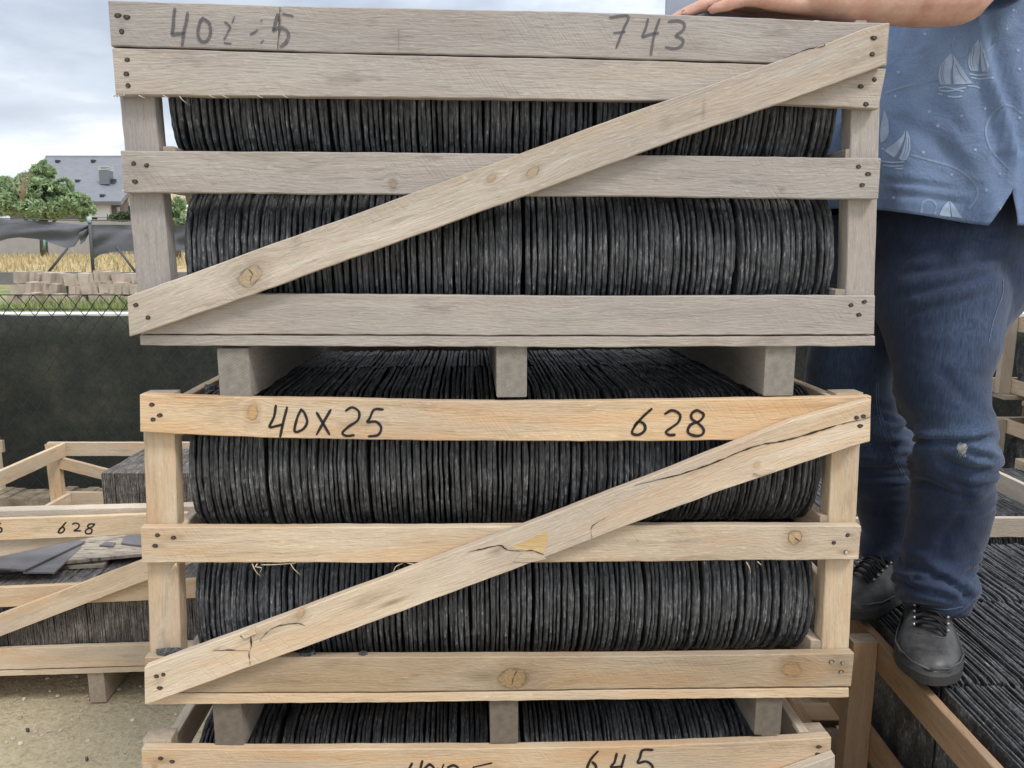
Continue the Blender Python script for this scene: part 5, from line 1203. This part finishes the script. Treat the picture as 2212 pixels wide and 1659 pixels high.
# weld the seam above the slit
base_n = len(V)
for (s_, e_, k_) in ((LS+Vector((-.015, .04, -.01)), EL, .60), (RS_+Vector((0, -.04, -.01)), RE, .6)):
    tip = s_.lerp(e_, k_); ax = (tip-s_).normalized(); rf_ = Vector((0, 1, 0)) if abs(ax.y) < .8 else Vector((1, 0, 0)); p_ = ax.cross(rf_).normalized(); q_ = ax.cross(p_)
    b0_ = len(V)
    PR_ = [(-.062, .022), (-.052, .048), (-.036, .068), (-.016, .081)]
    for j in range(-4, 19):
        c_ = s_.lerp(tip, max(0, j)/18)+(ax*PR_[j+4][0] if j < 0 else ax*0)
        for i in range(40):
            a = i*2*math.pi/40; r_ = (PR_[j+4][1] if j < 0 else .086+.004*j/18)+.006*noise.noise(Vector((math.cos(a)*2, math.sin(a)*2, j*.3+e_.y*4)))
            V.append(tuple(c_+p_*math.cos(a)*r_+q_*math.sin(a)*r_))
    for j in range(22):
        for i in range(40): Fc.append((b0_+j*40+i, b0_+j*40+(i+1) % 40, b0_+(j+1)*40+(i+1) % 40, b0_+(j+1)*40+i))
for q_ in range((NZ+1)*(NA+1)):
    p = Vector(V[q_]); o_ = Vector((p.x-1.005, p.y-1.84, 0)).normalized()
    if o_.y > .35: continue
    V[q_] = tuple(p+o_*folds(topx(p), SF, 80))
sm = bpy.data.meshes.new('shirt'); sm.from_pydata([tuple(Vector(p)-PBASE) for p in V], [], Fc); sm.polygons.foreach_set('use_smooth', [True]*len(Fc)); sm.update()
SH = NT('faded_blue_cotton'); _p = SH.N('ShaderNodeNewGeometry').outputs['Position']; _a = SH.noise(_p, 5, 5, .6); _b = SH.noise(_p, 350, 2)
_c = SH.ramp(_a, [(.3, (.115, .165, .27)), (.55, (.145, .205, .325)), (.75, (.19, .26, .385))]); _c = SH.mix(1, _c, SH.ramp(_b, [(.3, .9), (.7, 1.1)]), 'MULTIPLY'); _w = SH.noise(_p, 16, 4, .6, None, .6); _h = SH.m('ADD', SH.m('MULTIPLY', _w, 1.), SH.m('MULTIPLY', _b, .05)); SH.bump(_h, .55, .012); SH.done(_c, .85)
PRN = simple('pale_print_ink', (.31, .38, .50), .85, 60, .12); PRF = simple('faint_print_ink', (.19, .255, .375), .85, 80, .1); PRD = simple('print_shadow_ink', (.13, .18, .28), .85)
bv = BVHTree.FromPolygons([tuple(v.co+PBASE) for v in sm.vertices], [tuple(p.vertices) for p in sm.polygons])
dec = MB()
def hit(b, u, v, off=.0009):
    d = ray(u, v).normalized(); r_ = b.ray_cast(Vector((0, 0, CAMH)), d, 10)
    if r_[0] is None: return None
    nrm = r_[1] if r_[1].dot(d) < 0 else -r_[1]
    return r_[0]+nrm*off
def decal(b, poly, mi, off=.0009, mbx=None, N_=6):
    """irregular patch laid on the cloth: fan of strips between the outline and its centre"""
    mbx = mbx or dec; c_ = Vector((sum(p[0] for p in poly)/len(poly), sum(p[1] for p in poly)/len(poly))); P = []
    for i in range(len(poly)):
        p, q = Vector(poly[i]), Vector(poly[(i+1) % len(poly)]); s_ = max(1, int((q-p).length/4))
        P += [p.lerp(q, k/s_) for k in range(s_)]
    g = [[hit(b, *(p.lerp(c_, t)), off) for p in P] for t in [k/N_ for k in range(N_)]]; ce = hit(b, c_.x, c_.y, off)
    if ce is None or any(x is None for r_ in g for x in r_): return
    m = len(P); vs = [tuple(x-PBASE) for r_ in g for x in r_]+[tuple(ce-PBASE)]; fs = []
    for t in range(N_-1):
        for i in range(m): fs.append((t*m+i, t*m+(i+1) % m, (t+1)*m+(i+1) % m, (t+1)*m+i))
    for i in range(m): fs.append(((N_-1)*m+i, (N_-1)*m+(i+1) % m, len(vs)-1))
    mbx.add(vs, fs, None, mi, True)
def rope(b, pts, w, mi, off=.0007, mbx=None):
    mbx = mbx or dec; q = catmull([Vector(p) for p in pts], 8)
    for i in range(len(q)-1):
        d = (q[i+1]-q[i]).normalized(); nn = Vector((-d.y, d.x))*w/2
        P = [hit(b, *(p), off) for p in (q[i]+nn, q[i+1]+nn, q[i+1]-nn, q[i]-nn)]
        if any(x is None for x in P) or max((P[k]-P[0]).length for k in range(4)) > .05: continue
        mbx.add([tuple(x-PBASE) for x in P], [(0, 1, 2, 3)], None, mi, True)
ZS = lambda pts: [(1755.5+x*.3308, y*.3308) for x, y in pts]
for pl in ([(906, 345), (880, 370), (860, 395), (840, 425), (829, 450), (822, 500), (828, 530), (835, 552), (903, 552), (900, 510), (902, 470), (912, 425), (914, 390)],
           [(912, 345), (925, 370), (945, 400), (965, 430), (990, 470), (1015, 510), (1045, 545), (985, 551), (922, 552), (917, 500), (915, 460), (922, 400)],
           [(1084, 255), (1065, 280), (1045, 305), (1022, 355), (1012, 410), (1018, 440), (1030, 462), (1082, 466), (1082, 430), (1085, 400), (1093, 350), (1094, 300)],
           [(1090, 255), (1105, 290), (1120, 330), (1135, 380), (1150, 430), (1142, 470), (1105, 466), (1100, 420), (1098, 380), (1098, 320)],
           [(470, 720), (485, 755), (495, 790), (500, 860), (490, 895), (470, 920), (445, 935), (440, 850), (455, 770)],
           [(612, 850), (627, 880), (635, 900), (638, 970), (628, 1010), (612, 1045), (580, 1048), (562, 1035), (580, 1000), (597, 950), (608, 900)],
           [(604, 852), (592, 880), (570, 905), (530, 940), (495, 962), (470, 985), (500, 1008), (532, 1028), (555, 1000), (575, 960), (592, 920), (601, 890)],
           [(890, 1312), (870, 1330), (850, 1352), (835, 1380), (826, 1405), (860, 1412), (902, 1416), (898, 1370)],
           [(895, 1312), (912, 1330), (930, 1352), (955, 1390), (978, 1424), (945, 1420), (910, 1415), (902, 1370)]): decal(bv, ZS(pl), 1)
for ln_ in ([(848, 420), (838, 480), (850, 545)], [(862, 400), (850, 480), (862, 545)], [(930, 420), (960, 480), (1005, 540)], [(1040, 320), (1026, 400), (1040, 455)], [(1058, 300), (1042, 400), (1055, 455)], [(1112, 350), (1130, 420), (1135, 460)], [(625, 900), (625, 970), (600, 1035)], [(612, 900), (605, 980), (585, 1040)]): rope(bv, ZS(ln_), 1.2, 3, .0013)
for w_ in ([(820, 575), (870, 568), (930, 580), (1000, 572)], [(832, 592), (880, 596), (940, 588), (985, 598)], [(820, 612), (850, 618)], [(880, 628), (930, 634), (975, 628)], [(1020, 482), (1080, 492), (1160, 484)], [(1032, 505), (1090, 515), (1180, 508)], [(1010, 560), (1060, 565), (1090, 575)], [(440, 1050), (520, 1060), (600, 1055)], [(460, 1078), (520, 1085), (590, 1082)], [(540, 1100), (590, 1102)], [(447, 970), (470, 975)]): rope(bv, ZS(w_), 3.0, 1)
for (x, y) in ((562, 472), (540, 630), (762, 730), (972, 757), (817, 822), (1125, 710), (722, 995), (1062, 978), (907, 1140), (1222, 1135), (1135, 1242), (530, 1292), (735, 222), (1310, 68), (1268, 190), (1350, 452), (1350, 770), (1228, 1362), (1340, 330)):
    st = [(x+math.cos(R(-90+k*36)+.2)*(17 if k % 2 == 0 else 6), y+math.sin(R(-90+k*36)+.2)*(17 if k % 2 == 0 else 6)) for k in range(10)]; decal(bv, ZS(st), 1, .0009, None, 3)
for rp in ([(470, 610), (600, 565), (720, 540), (820, 515)], [(640, 1010), (760, 1045), (900, 1085), (1000, 1140), (1070, 1220), (1072, 1290), (1020, 1365)], [(1250, 680), (1170, 750), (1132, 830), (1138, 910), (1180, 1000), (1290, 1110)], [(710, 1390), (713, 1340), (735, 1308), (780, 1310), (808, 1350), (795, 1400)], [(930, 235), (915, 300), (950, 370), (1000, 350), (1010, 280)], [(1250, 680), (1310, 700), (1370, 745)], [(1100, 370), (1170, 300), (1200, 240)]): rope(bv, ZS(rp), 5.0, 2)
dm = dec.mesh('print')
# hem stitching belongs to the shirt as well
bmx = bmesh.new(); bmx.from_mesh(sm); 
seam = [v for v in bmx.verts if False]
bmesh.ops.remove_doubles(bmx, verts=bmx.verts, dist=.0004)
bmesh.ops.solidify(bmx, geom=bmx.faces[:], thickness=.0016); bmx.from_mesh(dm); bmx.to_mesh(sm); bmx.free()
sh_o = link('shirt', sm, [SH.mat, PRN, PRF, PRD], man)
# denim seams and the knee tear
jb = BVHTree.FromPolygons([tuple(v.co+PBASE) for v in jm.vertices], [tuple(p.vertices) for p in jm.polygons])
STC = simple('pale_denim_thread', (.10, .135, .20), .8, 200, .4); CUF = simple('worn_hem_edge', (.12, .165, .25), .85, 150, .4); TEAR = simple('frayed_white_threads', (.30, .29, .28), .9, 120, .3)
z8 = lambda x, y: ((3000+x*.3616)*.5486, (1500+y*.3616)*.5486)
r1_ = lambda x, y: ((3700+x*.3013)*.5486, (850+y*.3013)*.5486)
for nm_, w_, pp_ in (('seam_stitching', 1.3, [z8(*p) for p in ((1240, 20), (1246, 200), (1258, 330), (1312, 520), (1400, 720), (1500, 960), (1560, 1060))]),
                 ('seam_stitching', 1.1, [z8(*p) for p in ((1262, 20), (1268, 200), (1285, 330), (1345, 530), (1430, 720), (1525, 950), (1590, 1080))]),
                 ('side_seam', 1.6, [r1_(*p) for p in ((818, 830), (828, 960), (800, 1080), (760, 1180), (725, 1290), (690, 1400), (650, 1590), (635, 1659))]),
                 ('hem_stitching', 2.2, [(1946, 1303), (1985, 1308), (2040, 1316), (2080, 1310)])):
    mbt = MB(); rope(jb, pp_, w_, 0, .0014, mbt); mbt.build(nm_, STC, jo)
tm = [(2069, 960), (2074, 956), (2080, 959), (2086, 958), (2090, 966), (2086, 976), (2079, 981), (2073, 977), (2067, 969)]
mbt = MB(); decal(jb, tm, 0, .0012, mbt, 3); mbt.build('knee_tear', TEAR, jo)
for k in range(8):
    mbt = MB(); rope(jb, [(2070+k*2.2, 962+random.random()*6), (2069+k*2+random.uniform(-3, 3), 974), (2070+k*2+random.uniform(-4, 4), 984+random.random()*7)], .9, 0, .002, mbt); mbt.build('frayed_thread', TEAR, jo)

# shoes
LEA = simple('black_shoe_leather', (.055, .054, .054), .40, 28, .55, 0, .25); SOLE = simple('dark_rubber_sole', (.042, .041, .040), .7, 60, .2); LACE = simple('black_shoe_lace', (.012, .012, .013), .8); EYE = simple('metal_eyelet', (.35, .35, .36), .35, 0, 0, .8)
def shoe(ank, toe, zf, label=None, k_=1.13):
    hd = Vector((toe.x-ank.x, toe.y-ank.y, 0)).normalized(); o_ = Vector((ank.x, ank.y, zf)); lt = Vector((-hd.y, hd.x, 0))
    root_ = man
    def W_(x, y, z): return tuple(o_+hd*(x*k_-.02)+lt*y*k_+Vector((0, 0, z*k_))-PBASE)
    xs_ = [-.082, -.078, -.06, -.03, 0, .03, .06, .09, .12, .15, .18, .205, .222, .232, .236]
    wd = [.012, .026, .038, .042, .043, .043, .044, .048, .052, .054, .051, .043, .032, .018, .006]
    ht = [.06, .095, .115, .120, .120, .118, .112, .102, .089, .071, .058, .053, .047, .038, .028]
    V, Fs = [], []; n_ = 24
    for x, w, h in zip(xs_, wd, ht):
        for q in range(n_):
            a = math.pi*2*q/n_; c_, s_ = math.cos(a), math.sin(a)
            yy = (1 if c_ > 0 else -1)*abs(c_)**.75*w; zz = .022+(h-.022)*(max(0, s_)**.8) if s_ > 0 else .022+.006*s_
            yy *= (1-.30*(max(0, s_))**1.5) if x < .1 else (1-.12*max(0, s_)**2)
            crease = .0025*math.sin((x-.10)*180) if .09 < x < .15 and s_ > .3 else 0
            V.append(W_(x, yy*1.08, zz+crease))
    for i in range(len(xs_)-1):
        for q in range(n_): Fs.append((i*n_+q, i*n_+(q+1) % n_, (i+1)*n_+(q+1) % n_, (i+1)*n_+q))
    Fs.append(tuple(range(n_))); Fs.append(tuple((len(xs_)-1)*n_+q for q in range(n_-1, -1, -1)))
    up = MB(); up.add(V, Fs, None, 0, True)
    up.tube([W_(.118, -.058, .028), W_(.135, -.045, .056), W_(.158, -.02, .066), W_(.158, .02, .066), W_(.135, .045, .056), W_(.118, .058, .028)], .0022, 6)
    up.tube([W_(.236, 0, .034), W_(.222, .03, .036), W_(.19, .051, .038), W_(.15, .059, .036), W_(.09, .055, .036), W_(.03, .047, .036)], .003, 6); up.tube([W_(.236, 0, .034), W_(.222, -.03, .036), W_(.19, -.051, .038), W_(.15, -.059, .036), W_(.09, -.055, .036), W_(.03, -.047, .036)], .003, 6)
    u_ = up.build('shoe', LEA, root_)
    if label: u_['label'] = label
    mbs_ = MB(); o2 = [(-.088, 0), (-.078, .03), (-.04, .045), (.03, .048), (.09, .054), (.15, .061), (.20, .051), (.23, .029), (.243, 0), (.23, -.029), (.20, -.051), (.15, -.061), (.09, -.054), (.03, -.048), (-.04, -.045), (-.078, -.03)]
    q2 = catmull([Vector(p) for p in o2]+[Vector(o2[0])], 4)[:-1]; m = len(q2); rg = [(.96, .001), (1.0, .006), (1.0, .024), (.97, .031)]
    vs = [W_(p.x*k, p.y*k, z) for k, z in rg for p in q2]; fs = []
    for t in range(3):
        for i in range(m): fs.append((t*m+i, t*m+(i+1) % m, (t+1)*m+(i+1) % m, (t+1)*m+i))
    fs.append(tuple(range(m-1, -1, -1))); fs.append(tuple(3*m+i for i in range(m))); mbs_.add(vs, fs); mbs_.build('sole', SOLE, u_)
    for k, x in enumerate((.078, .094, .110, .126, .142)):
        h = interp([(0, .122), (.03, .120), (.06, .114), (.09, .104), (.12, .092), (.15, .079)], x)+.002; ml = MB()
        ml.tube([W_(x, -.026, h-.010), W_(x+.003, -.014, h), W_(x+.006, 0, h+.0025), W_(x+.003, .014, h), W_(x, .026, h-.010)], .0038, 6)
        ml.tube([W_(x, -.026, h-.009), W_(x+.006, -.01, h+.003), W_(x+.011, .01, h+.002), W_(x+.014, .026, h-.014)], .0032, 6); ml.build('lace', LACE, u_)
        for s_ in (-1, 1):
            me_ = MB(); me_.tube([W_(x, s_*.0275, h-.012), W_(x, s_*.0310, h-.006)], .0034, 8); me_.build('eyelet', EYE, u_)
aL = at(2016, 1318, 1.70); tl = ray(2005, 1486); tp = Vector((0, 0, CAMH))+tl*((.702-CAMH)/tl.z)
shoe(aL+Vector((0, .02, 0)), tp, .702)
aR = at(1925, 1240, 1.95); shoe(aR, aR+Vector((-.82, -.55, 0)), .702)
# ankles inside the shoes
mb = MB(); chain(mb, [(aL.x, aL.y+.02, .76), (aL.x, aL.y+.01, .86)], [.040, .045]); chain(mb, [(aR.x, aR.y, .76), (aR.x, aR.y, .88)], [.040, .045]); link('socks', toman(mb.mesh('socks')), simple('dark_sock', (.02, .02, .025), .9), man)
bpy.context.view_layer.update()
